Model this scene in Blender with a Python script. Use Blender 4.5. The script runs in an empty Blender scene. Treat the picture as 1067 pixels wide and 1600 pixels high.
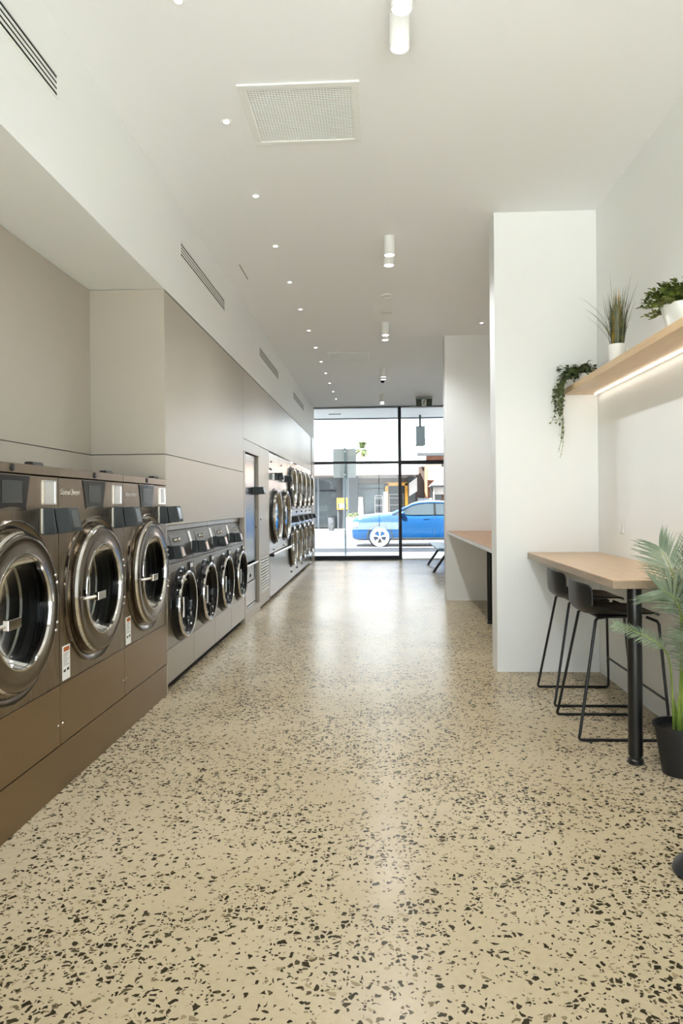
import bpy, bmesh, math, random
from mathutils import Vector, Matrix
random.seed(7)
PI = math.pi
S = bpy.context.scene
COL = S.collection

# ------------------------------------------------------------------ helpers
def lin(r, g, b):
    f = lambda c: (c/255/12.92) if c/255 <= .04045 else ((c/255+.055)/1.055)**2.4
    return (f(r), f(g), f(b), 1)

class MB:
    """collects shapes and links them as one mesh object"""
    def __init__(s): s.v = []; s.f = []
    def add(s, vs, fs):
        o = len(s.v); s.v += [tuple(v) for v in vs]; s.f += [tuple(i+o for i in f) for f in fs]; return s
    def box(s, x0, x1, y0, y1, z0, z1):
        v = [(x, y, z) for x in (x0, x1) for y in (y0, y1) for z in (z0, z1)]
        return s.add(v, [(0,1,3,2),(4,6,7,5),(0,4,5,1),(2,3,7,6),(0,2,6,4),(1,5,7,3)])
    def prism(s, pts, axis, a0, a1):
        """polygon pts (2D) extruded along axis ('x','y','z')"""
        n = len(pts)
        def mk(p, a): return {'x': (a, p[0], p[1]), 'y': (p[0], a, p[1]), 'z': (p[0], p[1], a)}[axis]
        v = [mk(p, a0) for p in pts] + [mk(p, a1) for p in pts]
        f = [tuple(range(n))[::-1], tuple(range(n, 2*n))] + [(i, (i+1) % n, n+(i+1) % n, n+i) for i in range(n)]
        return s.add(v, f)
    def lathe(s, prof, axis='z', c=(0,0,0), n=48, closed=False, caps=True):
        """prof: list of (a, r): a along axis"""
        v = []; f = []
        m = len(prof)
        for a, r in prof:
            for k in range(n):
                t = 2*PI*k/n; p, q = r*math.cos(t), r*math.sin(t)
                v.append({'z': (c[0]+p, c[1]+q, c[2]+a), 'x': (c[0]+a, c[1]+p, c[2]+q), 'y': (c[0]+q, c[1]+a, c[2]+p)}[axis])
        for i in range(m-1 if not closed else m):
            j = (i+1) % m
            for k in range(n): f.append((i*n+k, i*n+(k+1) % n, j*n+(k+1) % n, j*n+k))
        if caps and not closed:
            if prof[0][1] > 1e-5: f.append(tuple(range(n))[::-1])
            if prof[-1][1] > 1e-5: f.append(tuple(range((m-1)*n, m*n)))
        return s.add(v, f)
    def tube(s, pts, r, n=10, r1=None):
        pts = [Vector(p) for p in pts]; m = len(pts); v = []; f = []
        up = Vector((0,0,1)); prev = None
        for i, p in enumerate(pts):
            d = (pts[min(i+1, m-1)] - pts[max(i-1, 0)]).normalized()
            if prev is None:
                a = d.cross(up)
                if a.length < .05: a = d.cross(Vector((1,0,0)))
            else: a = prev - d*prev.dot(d)
            a.normalize(); b = d.cross(a); prev = a
            rr = r if r1 is None else r + (r1-r)*i/(m-1)
            for k in range(n):
                t = 2*PI*k/n; v.append(p + a*rr*math.cos(t) + b*rr*math.sin(t))
        for i in range(m-1):
            for k in range(n): f.append((i*n+k, i*n+(k+1) % n, (i+1)*n+(k+1) % n, (i+1)*n+k))
        f += [tuple(range(n))[::-1], tuple(range((m-1)*n, m*n))]
        return s.add(v, f)
    def sphere(s, c, r, n=14, m=8, sz=1.0):
        prof = [(-r*sz*math.cos(PI*i/m), max(r*math.sin(PI*i/m), 1e-6)) for i in range(m+1)]
        return s.lathe(prof, 'z', c, n, caps=False)
    def plate(s, y0, y1, z0, z1, cy, cz, r, x=0.0, t=.012, n=64):
        """front plate in the plane x with a round hole, thickness t backwards"""
        v = []; f = []
        per = []
        for k in range(n):
            a = 2*PI*k/n + PI/4; dy, dz = math.cos(a), math.sin(a)
            q = []
            if dy > 1e-9: q.append((y1-cy)/dy)
            if dy < -1e-9: q.append((y0-cy)/dy)
            if dz > 1e-9: q.append((z1-cz)/dz)
            if dz < -1e-9: q.append((z0-cz)/dz)
            tt = min(q); per.append((cy+dy*tt, cz+dz*tt))
        # snap the nearest outline points onto the corners
        for c in ((y0,z0),(y0,z1),(y1,z0),(y1,z1)):
            i = min(range(n), key=lambda i: (per[i][0]-c[0])**2+(per[i][1]-c[1])**2); per[i] = c
        for xx in (x, x-t):
            for k in range(n):
                a = 2*PI*k/n + PI/4; v.append((xx, cy+r*math.cos(a), cz+r*math.sin(a)))
            for k in range(n): v.append((xx, per[k][0], per[k][1]))
        for k in range(n):
            j = (k+1) % n
            f.append((k, n+k, n+j, j)); f.append((2*n+k, 2*n+j, 3*n+j, 3*n+k))
            f.append((n+k, 3*n+k, 3*n+j, n+j)); f.append((k, j, 2*n+j, 2*n+k))
        return s.add(v, f)
    def build(s, name, mat, parent=None, loc=None, smooth=40, bevel=0, seg=2):
        me = bpy.data.meshes.new(name); me.from_pydata(s.v, [], s.f); me.validate()
        bm = bmesh.new(); bm.from_mesh(me); bmesh.ops.recalc_face_normals(bm, faces=bm.faces); bm.to_mesh(me); bm.free()
        o = bpy.data.objects.new(name, me); COL.objects.link(o)
        if mat is not None: me.materials.append(mat)
        for p in me.polygons: p.use_smooth = True
        me.set_sharp_from_angle(angle=math.radians(smooth))
        if bevel:
            b = o.modifiers.new('bevel', 'BEVEL'); b.width = bevel; b.segments = seg; b.limit_method = 'ANGLE'; b.angle_limit = math.radians(35)
            b.harden_normals = True
        if parent is not None: o.parent = parent
        if loc is not None: o.location = loc
        return o

def tag(o, label=None, cat=None, group=None, kind=None):
    if label: o['label'] = label
    if cat: o['category'] = cat
    if group: o['group'] = group
    if kind: o['kind'] = kind
    return o
def thing(name, label, cat, loc=(0,0,0), group=None, rz=0):
    o = bpy.data.objects.new(name, None); COL.objects.link(o); o.location = loc; o.rotation_euler = (0,0,rz)
    o.empty_display_size = .1
    return tag(o, label, cat, group)
def struct(o): o['kind'] = 'structure'; return o
def kids(o): return [c for c in bpy.data.objects if c.parent == o]
def copy_tree(o, parent=None):
    c = o.copy(); COL.objects.link(c)
    if parent is not None: c.parent = parent
    for k in kids(o): copy_tree(k, c)
    return c
def B(x0, x1, y0, y1, z0, z1): return MB().box(x0, x1, y0, y1, z0, z1)

# ------------------------------------------------------------------ materials
def newmat(name):
    m = bpy.data.materials.new(name); m.use_nodes = True
    nt = m.node_tree; b = nt.nodes['Principled BSDF']
    return m, nt, b
def pmat(name, col, rough=.5, metal=0, spec=.5, bump=0, bscale=60, var=0, vscale=3, coat=0, stretch=None, sub=0):
    m, nt, b = newmat(name); N = nt.nodes; L = nt.links
    b.inputs['Base Color'].default_value = col; b.inputs['Roughness'].default_value = rough
    b.inputs['Metallic'].default_value = metal; b.inputs['Specular IOR Level'].default_value = spec
    b.inputs['Coat Weight'].default_value = coat
    if bump or var:
        tc = N.new('ShaderNodeTexCoord'); mp = N.new('ShaderNodeMapping'); L.new(tc.outputs['Object'], mp.inputs['Vector'])
        if stretch: mp.inputs['Scale'].default_value = stretch
    if var:
        nz = N.new('ShaderNodeTexNoise'); nz.inputs['Scale'].default_value = vscale; nz.inputs['Detail'].default_value = 4
        L.new(mp.outputs[0], nz.inputs['Vector'])
        mx = N.new('ShaderNodeMix'); mx.data_type = 'RGBA'
        mx.inputs['A'].default_value = tuple(c*(1-var) for c in col[:3])+(1,); mx.inputs['B'].default_value = tuple(min(1, c*(1+var)) for c in col[:3])+(1,)
        L.new(nz.outputs['Fac'], mx.inputs['Factor']); L.new(mx.outputs['Result'], b.inputs['Base Color'])
    if bump:
        nz = N.new('ShaderNodeTexNoise'); nz.inputs['Scale'].default_value = bscale; nz.inputs['Detail'].default_value = 3
        L.new(mp.outputs[0], nz.inputs['Vector'])
        bp = N.new('ShaderNodeBump'); bp.inputs['Strength'].default_value = bump; bp.inputs['Distance'].default_value = .002
        L.new(nz.outputs['Fac'], bp.inputs['Height']); L.new(bp.outputs[0], b.inputs['Normal'])
    return m
def emat(name, col, st):
    m, nt, b = newmat(name)
    b.inputs['Base Color'].default_value = (.8,.8,.8,1); b.inputs['Emission Color'].default_value = col; b.inputs['Emission Strength'].default_value = st
    return m
def glassmat(name, tint=(1,1,1,1), ior=1.5, rough=0.0, boost=1.0):
    m = bpy.data.materials.new(name); m.use_nodes = True; nt = m.node_tree; N = nt.nodes; L = nt.links
    N.remove(N['Principled BSDF']); out = N['Material Output']
    tr = N.new('ShaderNodeBsdfTransparent'); tr.inputs['Color'].default_value = tint
    gl = N.new('ShaderNodeBsdfGlossy'); gl.inputs['Roughness'].default_value = rough
    fr = N.new('ShaderNodeFresnel'); fr.inputs['IOR'].default_value = ior
    mx = N.new('ShaderNodeMixShader'); L.new(fr.outputs[0], mx.inputs[0]); L.new(tr.outputs[0], mx.inputs[1]); L.new(gl.outputs[0], mx.inputs[2])
    L.new(mx.outputs[0], out.inputs['Surface'])
    return m
def brushed(name, col, rough=.3, streak=(1,1,60), amt=.1, aniso=.4):
    m, nt, b = newmat(name); N = nt.nodes; L = nt.links
    b.inputs['Metallic'].default_value = 1
    tc = N.new('ShaderNodeTexCoord'); mp = N.new('ShaderNodeMapping'); mp.inputs['Scale'].default_value = streak
    L.new(tc.outputs['Object'], mp.inputs['Vector'])
    nz = N.new('ShaderNodeTexNoise'); nz.inputs['Scale'].default_value = 8; nz.inputs['Detail'].default_value = 5; L.new(mp.outputs[0], nz.inputs['Vector'])
    mr = N.new('ShaderNodeMapRange'); mr.inputs['To Min'].default_value = rough*.96; mr.inputs['To Max'].default_value = rough*1.05
    L.new(nz.outputs['Fac'], mr.inputs['Value']); L.new(mr.outputs[0], b.inputs['Roughness'])
    mx = N.new('ShaderNodeMix'); mx.data_type = 'RGBA'
    mx.inputs['A'].default_value = tuple(c*(1-amt) for c in col[:3])+(1,); mx.inputs['B'].default_value = tuple(min(1, c*(1+amt)) for c in col[:3])+(1,)
    L.new(nz.outputs['Fac'], mx.inputs['Factor']); L.new(mx.outputs['Result'], b.inputs['Base Color'])
    return m

M = {}
M['white'] = pmat('painted_plaster', lin(238,239,237), .6, bump=.04, bscale=220)
M['ceil'] = pmat('painted_ceiling', lin(240,241,241), .7, bump=.03, bscale=200)
M['laminate'] = pmat('beige_laminate', lin(176,168,154), .36, spec=.5, var=.02, vscale=2)
M['steel'] = brushed('brushed_steel', (.255,.205,.145,1), .27, (1,160,1), .03)
M['control_grey'] = brushed('control_grey', (.13,.125,.112,1), .42, (1,160,1), .03)
M['steel_mid'] = brushed('grey_brushed_steel', (.31,.285,.24,1), .33, (1,160,1), .03)
M['steel_dark'] = brushed('dark_brushed_steel', (.30,.215,.125,1), .30, (1,160,1), .03)
M['steel_light'] = brushed('pale_brushed_steel', (.42,.39,.345,1), .25, (1,160,1), .03)
M['steel_soft'] = brushed('satin_steel', (.46,.425,.365,1), .34, (1,160,1), .03)
M['chrome'] = pmat('chrome', (.75,.73,.70,1), .07, 1)
M['polished'] = pmat('polished_steel', (.19,.165,.135,1), .15, 1)
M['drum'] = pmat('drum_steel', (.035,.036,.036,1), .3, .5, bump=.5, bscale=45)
M['drumbrass'] = pmat('warm_drum_steel', (.62,.52,.36,1), .22, 1, bump=.5, bscale=45)
M['black'] = pmat('black_plastic', lin(26,27,26), .38, var=.1, vscale=20)
M['reader'] = pmat('reader_plastic', lin(38,44,45), .45, var=.06, vscale=20)
M['blackmetal'] = pmat('black_powder_coat', lin(18,18,18), .32, var=.1, vscale=15)
M['gloss_black'] = pmat('gloss_black', lin(12,12,12), .10, spec=.3)
M['screen'] = pmat('unlit_screen', lin(50,53,52), .15, spec=.35)
M['paper'] = pmat('white_paper', lin(225,225,220), .6)
M['orange'] = pmat('orange_print', lin(170,92,36), .6)
M['ink'] = pmat('dark_print', lin(45,45,45), .6)
M['silver'] = pmat('silver_plate', lin(205,205,200), .3, .6)
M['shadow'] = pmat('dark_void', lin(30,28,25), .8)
M['glass'] = glassmat('window_glass', (.96,.98,.98,1), 1.5)
M['doorglass'] = glassmat('washer_glass', (.5,.52,.51,1), 1.16)
M['mirrorglass'] = pmat('mirrored_glass', (.24,.25,.24,1), .22, 1)
M['alu'] = pmat('dark_aluminium', lin(28,30,33), .4, .3)
M['lamp_white'] = pmat('lamp_white', lin(235,235,232), .5)
M['lampglow'] = emat('lamp_glow', (1,.98,.95,1), 6)
M['downglow'] = emat('downlight_glow', (1,.98,.95,1), 8)
M['led'] = emat('led_glow', (1,.93,.82,1), 3.0)
M['pot_white'] = pmat('white_ceramic', lin(235,235,230), .35)
M['pot_black'] = pmat('black_pot', lin(24,24,24), .5)
M['soil'] = pmat('potting_soil', lin(52,42,32), .9, bump=.6, bscale=80)
M['green_exit'] = pmat('sign_green', lin(58,66,50), .4)
M['vent_dark'] = pmat('vent_dark', lin(30,30,28), .8)
M['cushion'] = pmat('blue_grey_vinyl', lin(96,126,152), .45, var=.08, vscale=10)

def leafmat(name, c1, c2, scale=8, rough=.5):
    m, nt, b = newmat(name); N = nt.nodes; L = nt.links
    tc = N.new('ShaderNodeTexCoord'); nz = N.new('ShaderNodeTexNoise'); nz.inputs['Scale'].default_value = scale
    L.new(tc.outputs['Object'], nz.inputs['Vector'])
    cr = N.new('ShaderNodeValToRGB'); cr.color_ramp.elements[0].position = .35; cr.color_ramp.elements[1].position = .65
    cr.color_ramp.elements[0].color = c1; cr.color_ramp.elements[1].color = c2
    L.new(nz.outputs['Fac'], cr.inputs[0]); L.new(cr.outputs[0], b.inputs['Base Color'])
    b.inputs['Roughness'].default_value = rough; b.inputs['Subsurface Weight'].default_value = 0
    return m
M['leaf_palm'] = leafmat('palm_leaf', lin(88,104,80), lin(132,144,116), 9)
M['stem_palm'] = leafmat('palm_stem', lin(96,120,44), lin(140,158,74), 6)
M['leaf_vine'] = leafmat('vine_leaf', lin(66,78,56), lin(112,124,88), 14)
M['leaf_box'] = leafmat('boxwood_leaf', lin(54,66,30), lin(124,138,64), 22)
M['grass_green'] = leafmat('grass_blade', lin(66,74,52), lin(112,112,72), 18)
M['grass_yellow'] = leafmat('yellow_blade', lin(150,128,30), lin(205,160,50), 18)

def wood(name, c1, c2, rough=.35, scale=(14, 1.2, 14)):
    m, nt, b = newmat(name); N = nt.nodes; L = nt.links
    tc = N.new('ShaderNodeTexCoord'); mp = N.new('ShaderNodeMapping'); mp.inputs['Scale'].default_value = scale
    L.new(tc.outputs['Object'], mp.inputs['Vector'])
    nz = N.new('ShaderNodeTexNoise'); nz.inputs['Scale'].default_value = 4; nz.inputs['Detail'].default_value = 6; nz.inputs['Distortion'].default_value = .6
    L.new(mp.outputs[0], nz.inputs['Vector'])
    cr = N.new('ShaderNodeValToRGB'); cr.color_ramp.elements[0].position = .3; cr.color_ramp.elements[1].position = .7
    cr.color_ramp.elements[0].color = c1; cr.color_ramp.elements[1].color = c2
    L.new(nz.outputs['Fac'], cr.inputs[0]); L.new(cr.outputs[0], b.inputs['Base Color'])
    b.inputs['Roughness'].default_value = rough
    return m
M['wood'] = wood('oak_laminate', lin(188,156,122), lin(202,172,138))
M['wood_edge'] = wood('oak_edge', lin(150,130,108), lin(165,144,120))
M['wood_shelf'] = wood('shelf_oak', lin(196,164,122), lin(208,178,138))
M['wood_dark'] = wood('brown_laminate', lin(158,116,76), lin(172,130,88))

# terrazzo floor: pale polished concrete with dark stone chips
def terrazzo():
    m, nt, b = newmat('polished_terrazzo'); N = nt.nodes; L = nt.links
    def math_(op, a, c, clamp=False):
        n = N.new('ShaderNodeMath'); n.operation = op; n.use_clamp = clamp
        for i, x in enumerate((a, c)):
            if x is None: continue
            if isinstance(x, (int, float)): n.inputs[i].default_value = x
            else: L.new(x, n.inputs[i])
        return n.outputs[0]
    tc = N.new('ShaderNodeTexCoord')
    def noise(scale, detail=2, vec=None):
        n = N.new('ShaderNodeTexNoise'); n.inputs['Scale'].default_value = scale; n.inputs['Detail'].default_value = detail
        L.new(vec or tc.outputs['Object'], n.inputs['Vector']); return n
    wob = noise(28, 2)
    va = N.new('ShaderNodeVectorMath'); va.operation = 'MULTIPLY_ADD'; va.inputs[1].default_value = (.03,.03,0)
    L.new(wob.outputs['Color'], va.inputs[0]); L.new(tc.outputs['Object'], va.inputs[2])
    dens = noise(1.7, 3)
    def layer(scale, dmin, dmax, e0, e1, off):
        mp = N.new('ShaderNodeMapping'); mp.inputs['Location'].default_value = off; L.new(va.outputs[0], mp.inputs['Vector'])
        v1 = N.new('ShaderNodeTexVoronoi'); v1.voronoi_dimensions = '2D'; v1.inputs['Scale'].default_value = scale
        v2 = N.new('ShaderNodeTexVoronoi'); v2.voronoi_dimensions = '2D'; v2.feature = 'DISTANCE_TO_EDGE'; v2.inputs['Scale'].default_value = scale
        L.new(mp.outputs[0], v1.inputs['Vector']); L.new(mp.outputs[0], v2.inputs['Vector'])
        sp = N.new('ShaderNodeSeparateColor'); L.new(v1.outputs['Color'], sp.inputs[0])
        dr = N.new('ShaderNodeMapRange'); dr.inputs['From Min'].default_value = .36; dr.inputs['From Max'].default_value = .64
        dr.inputs['To Min'].default_value = dmin; dr.inputs['To Max'].default_value = dmax; L.new(dens.outputs['Fac'], dr.inputs['Value'])
        pick = math_('LESS_THAN', sp.outputs[0], dr.outputs[0])
        thr = N.new('ShaderNodeMapRange'); thr.inputs['To Min'].default_value = e0; thr.inputs['To Max'].default_value = e1; L.new(sp.outputs[1], thr.inputs['Value'])
        d = math_('SUBTRACT', v2.outputs['Distance'], thr.outputs[0])
        ed = math_('MULTIPLY', d, 30, True)
        return math_('MULTIPLY', pick, ed), sp.outputs[2]
    a, ca = layer(47, .12, .44, .09, .28, (0,0,0))
    c, cc = layer(86, .10, .36, .10, .30, (3.3,1.7,0))
    base_n = noise(.9, 5); fine = noise(40, 4)
    cr = N.new('ShaderNodeValToRGB'); cr.color_ramp.elements[0].position = .3; cr.color_ramp.elements[1].position = .7
    cr.color_ramp.elements[0].color = lin(173,156,126); cr.color_ramp.elements[1].color = lin(188,172,145)
    L.new(base_n.outputs['Fac'], cr.inputs[0])
    fm = N.new('ShaderNodeMix'); fm.data_type = 'RGBA'; fm.blend_type = 'MULTIPLY'; fm.inputs['Factor'].default_value = .25
    fr = N.new('ShaderNodeValToRGB'); fr.color_ramp.elements[0].color = (.75,.74,.7,1); fr.color_ramp.elements[1].color = (1,1,1,1); fr.color_ramp.elements[0].position = .3; fr.color_ramp.elements[1].position = .6
    L.new(fine.outputs['Fac'], fr.inputs[0]); L.new(cr.outputs[0], fm.inputs['A']); L.new(fr.outputs[0], fm.inputs['B'])
    def chipcol(rnd):
        r = N.new('ShaderNodeValToRGB'); e = r.color_ramp.elements
        e[0].color = lin(42,36,24); e[0].position = 0; e[1].color = lin(58,50,34); e[1].position = .72
        x = e.new(.84); x.color = lin(104,92,66); y = e.new(.97); y.color = lin(150,134,104)
        L.new(rnd, r.inputs[0]); return r.outputs[0]
    m1 = N.new('ShaderNodeMix'); m1.data_type = 'RGBA'; L.new(a, m1.inputs['Factor']); L.new(fm.outputs['Result'], m1.inputs['A']); L.new(chipcol(ca), m1.inputs['B'])
    m2 = N.new('ShaderNodeMix'); m2.data_type = 'RGBA'; L.new(c, m2.inputs['Factor']); L.new(m1.outputs['Result'], m2.inputs['A']); L.new(chipcol(cc), m2.inputs['B'])
    L.new(m2.outputs['Result'], b.inputs['Base Color'])
    rr = N.new('ShaderNodeMapRange'); rr.inputs['To Min'].default_value = .17; rr.inputs['To Max'].default_value = .30; L.new(base_n.outputs['Fac'], rr.inputs['Value'])
    L.new(rr.outputs[0], b.inputs['Roughness']); b.inputs['Specular IOR Level'].default_value = .11
    return m
M['terrazzo'] = terrazzo()

# ------------------------------------------------------------------ room shell
CZ = 3.65; XL = -1.5; XR = 1.745; YW = 17.0; YB = -0.8
struct(B(-2.2, 2.5, YB-.1, YW-.06, -.12, 0).build('floor', M['terrazzo']))
struct(B(-2.2, 2.5, YB-.1, YW+.06, CZ, CZ+.12).build('ceiling', M['ceil']))
struct(B(-2.2, -2.08, YB, YW+.06, 0, CZ).build('wall_left', M['white']))
bk = B(-2.079, XL, YB, YW-.07, 2.889, CZ-.001).build('wall_bulkhead', M['white']); struct(bk)
struct(B(XR, XR+.12, YB, 9.84, 0, CZ).build('wall_right', M['white']))
struct(B(2.4, 2.5, 10.1, YW+.06, 0, CZ).build('wall_right_waiting', M['white']))
struct(B(.945, XR-.001, 5.70, 5.94, 0, CZ-.001).build('wall_partition_near', M['white']))
struct(B(.945, 2.5, 9.841, 10.1, 0, CZ-.001).build('wall_partition_far', M['white']))
# unseen glazed rear end, added to let daylight onto the near ceiling
wr = B(-2.2, -1.5, YB-.1, YB, 0, CZ).box(1.7, 1.86, YB-.1, YB, 0, CZ).box(-1.5, 1.7, YB-.1, YB, 3.5, CZ).build('wall_rear', M['white']); struct(wr)
w2 = struct(thing('window_added_rear', 'added unseen black framed window letting daylight in at the rear', 'window', (.1, YB-.05, 0)))
MB().box(-1.6,1.6,-.04,.04,0,.05).box(-1.6,1.6,-.04,.04,3.45,3.5).box(-1.6,-1.55,-.04,.04,0,3.5).box(1.55,1.6,-.04,.04,0,3.5).box(-.025,.025,-.04,.04,.05,3.45).build('frame', M['alu'], w2)
B(-1.55,1.55,-.004,.004,.05,3.45).build('pane', M['glass'], w2)
struct(B(-12, 12, -16, YB-.1, -.14, -.01).build('ground_bounce_rear', pmat('rear_bounce_pale', lin(228,227,222), .8, var=.04)))  # unseen pale ground, added to bounce sun up to the near ceiling

struct(B(XL-.006, XL-.001, 5.0, 16.25, 2.876, 2.888).build('trim_1', pmat('painted_shadow_line', lin(120,118,110), .5)))  # grey strip drawn in place of the shadow line at the gap
# front window
w1 = struct(thing('window_1', 'tall black framed shopfront window and glass door', 'window', (0, YW, 0)))
MB().box(-1.5,.51,-.05,.05,0,.095).build('sill', M['alu'], w1, bevel=.004)
B(.51,.585,-.05,.05,0,3.645).build('mullion', M['alu'], w1, bevel=.004)
MB().box(-1.5,.51,-.04,.04,2.295,2.35).box(.585,2.4,-.05,.05,2.265,2.36).build('transom', M['alu'], w1, bevel=.004)
MB().box(-1.5,.51,-.05,.05,3.615,3.648).box(.585,2.4,-.05,.05,3.615,3.648).build('head', pmat('grey_aluminium', lin(120,124,122), .4, .4), w1)
MB().box(-1.53,-1.5,-.05,.05,0,3.645).build('jamb', M['silver'], w1)
MB().box(1.585,1.665,-.04,.04,0.02,2.22).build('door_stile', M['blackmetal'], w1, bevel=.004)
MB().box(1.53,1.72,-.06,.06,2.2,2.265).build('door_closer', M['silver'], w1, bevel=.004)
B(.585,2.4,-.03,.03,0,.025).build('threshold', M['silver'], w1)
for a, b_, c, d in ((-1.5,.51,.095,2.295),(-1.5,.51,2.35,3.615),(.585,1.585,.025,2.265),(1.665,2.4,.025,2.265),(.585,2.4,2.36,3.615)):
    B(a,b_,-.005,.005,c,d).build('pane', M['glass'], w1)

# ------------------------------------------------------------------ beige panels of the left run
def panel(label, x0, x1, y0, y1, z0, z1, name='cabinet_panel', group=None):
    t = thing(name, label, 'panel', ((x0+x1)/2, (y0+y1)/2, z0), group)
    ox, oy = t.location.x, t.location.y
    B(x0-ox, x1-ox, y0-oy, y1-oy, 0, z1-z0).build('board', M['laminate'], t, bevel=.0012, seg=1)
    return t
t = panel('tall beige panel with a small lock on the recess wall above the washers', -2.06, -2.04, .2, 4.983, 1.714, 2.886)
MB().lathe([(0,.012),(.006,.012),(.006,.008),(.008,.008),(.008,.0)], 'x', (.01, .5, .08), 20).build('lock', M['chrome'], t)
panel('low beige panel behind the tops of the big washers', -2.06, -2.04, .2, 4.983, 0, 1.709)
panel('upper beige end panel closing the recess beside the big washers', -2.06, -1.5005, 4.9845, 5.0, 1.714, 2.886)
panel('lower beige end panel right behind the third big washer', -2.06, -1.5005, 4.9845, 5.0, 0, 1.709)
panel('upper beige panel over the four small washers', -1.52, XL, 5.001, 7.936, 1.714, 2.874)
panel('lower beige panel directly over the four small washers', -1.52, XL, 5.001, 7.936, 1.203, 1.709)
panel('narrow beige post between the last small washer and the mirrored cabinet', -1.56, XL, 7.968, 8.046, 0, 1.951)
panel('long beige panel above the dryers and the mirrored cabinet', -1.52, XL, 7.94, 16.25, 2.095, 2.874)
panel('short beige strip just above the mirrored cabinet', -1.52, XL, 7.94, 9.004, 1.955, 2.091)
panel('low beige kick panel under the mirrored cabinet', -1.56, XL, 8.05, 8.945, 0, .108)
panel('slim dark beige post right of the mirrored cabinet', -1.56, XL, 8.948, 9.004, 0, 1.951)
gp = thing('grille_panel', 'tall beige service panel with a louvred air grille near the floor', 'panel', (-1.51, 9.405, .035))
MB().box(-.01,.01,-.397,.397,.61,2.05).box(-.01,.01,-.397,.397,0,.16).box(-.01,.01,-.397,-.34,.16,.61).box(-.01,.01,.34,.397,.16,.61).build('board', M['laminate'], gp)
gr = MB()
gr.box(-.008,.012,-.34,-.325,.16,.61).box(-.008,.012,.325,.34,.16,.61).box(-.008,.012,-.34,.34,.16,.175).box(-.008,.012,-.34,.34,.595,.61)
g_ = gr.build('grille_frame', M['lamp_white'], gp)
for k in range(11):
    z = .180+k*.0378
    MB().box(-.006,.013,-.325,.325,z,z+.020).build('slat', M['lamp_white'], g_)
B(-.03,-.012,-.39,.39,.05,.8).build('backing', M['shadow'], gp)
MB().lathe([(0,.012),(.008,.010),(.009,0)], 'x', (.01,-.33,1.12), 16).build('lock', M['ink'], gp)
ep = panel('narrow grey end panel of the dryer wall beside the shopfront window', -1.52, -1.49, 16.253, 16.93, 0, 2.886)

pl = thing('plinth', 'brown steel plinth under the big washing machines', 'plinth', (-1.77, 3.0, 0))
B(-.27,.267,-2.8,1.982,0,.216).build('riser', M['steel_dark'], pl, bevel=.002)

# ------------------------------------------------------------------ washers
def text(name, body, size, mat, parent, loc, rot, ext=.0012, shear=0, align='LEFT'):
    c = bpy.data.curves.new(name, 'FONT'); c.body = body; c.size = size; c.extrude = ext; c.shear = shear; c.align_x = align
    q = bpy.data.objects.new(name, c); COL.objects.link(q); c.materials.append(mat)
    me = bpy.data.meshes.new_from_object(q.evaluated_get(bpy.context.evaluated_depsgraph_get()))
    bpy.data.objects.remove(q); o = bpy.data.objects.new(name, me); COL.objects.link(o)
    o.parent = parent; o.location = loc; o.rotation_euler = rot
    return o
FACE_X = (PI/2, 0, PI/2)

def card_reader(parent, x, y, z, dep=.14, w=.10, h=.12):
    """black card reader sticking out of a machine front; profile in x-z, width along y"""
    r = MB().prism([(x, z), (x, z+h), (x+dep*.36, z+h*.99), (x+dep*.46, z+h*.08), (x+dep*.4, z+h*.02)], 'y', y-w/2, y+w/2).build('card_reader', M['reader'], parent, bevel=.003)
    MB().prism([(x+dep*.40, z+h*.97), (x+dep*.84, z+h), (x+dep, z+h*.16), (x+dep*.98, z+h*.1), (x+dep*.52, z+h*.06)], 'y', y-w/2-.004, y+w/2+.004).build('reader_head', M['reader'], r, bevel=.003)
    d = Vector((dep*.16, 0, -h*.84)); n = Vector((h*.84, 0, dep*.16)).normalized()
    a = Vector((x+dep*.84, 0, z+h)) + d*.12 + n*.0012; b = Vector((x+dep*.84, 0, z+h)) + d*.88 + n*.0012
    q = n*.003
    MB().prism([(a.x,a.z),(b.x,b.z),(b.x-q.x*3,b.z-q.z*3),(a.x-q.x*3,a.z-q.z*3)], 'y', y-w*.36, y+w*.36).build('reader_screen', M['screen'], r)
    B(x-.001, x+.004, y-w/2-.012, y+w/2+.004, z+.006, z+h-.004).build('back_plate', M['silver'], r)
    return r

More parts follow.
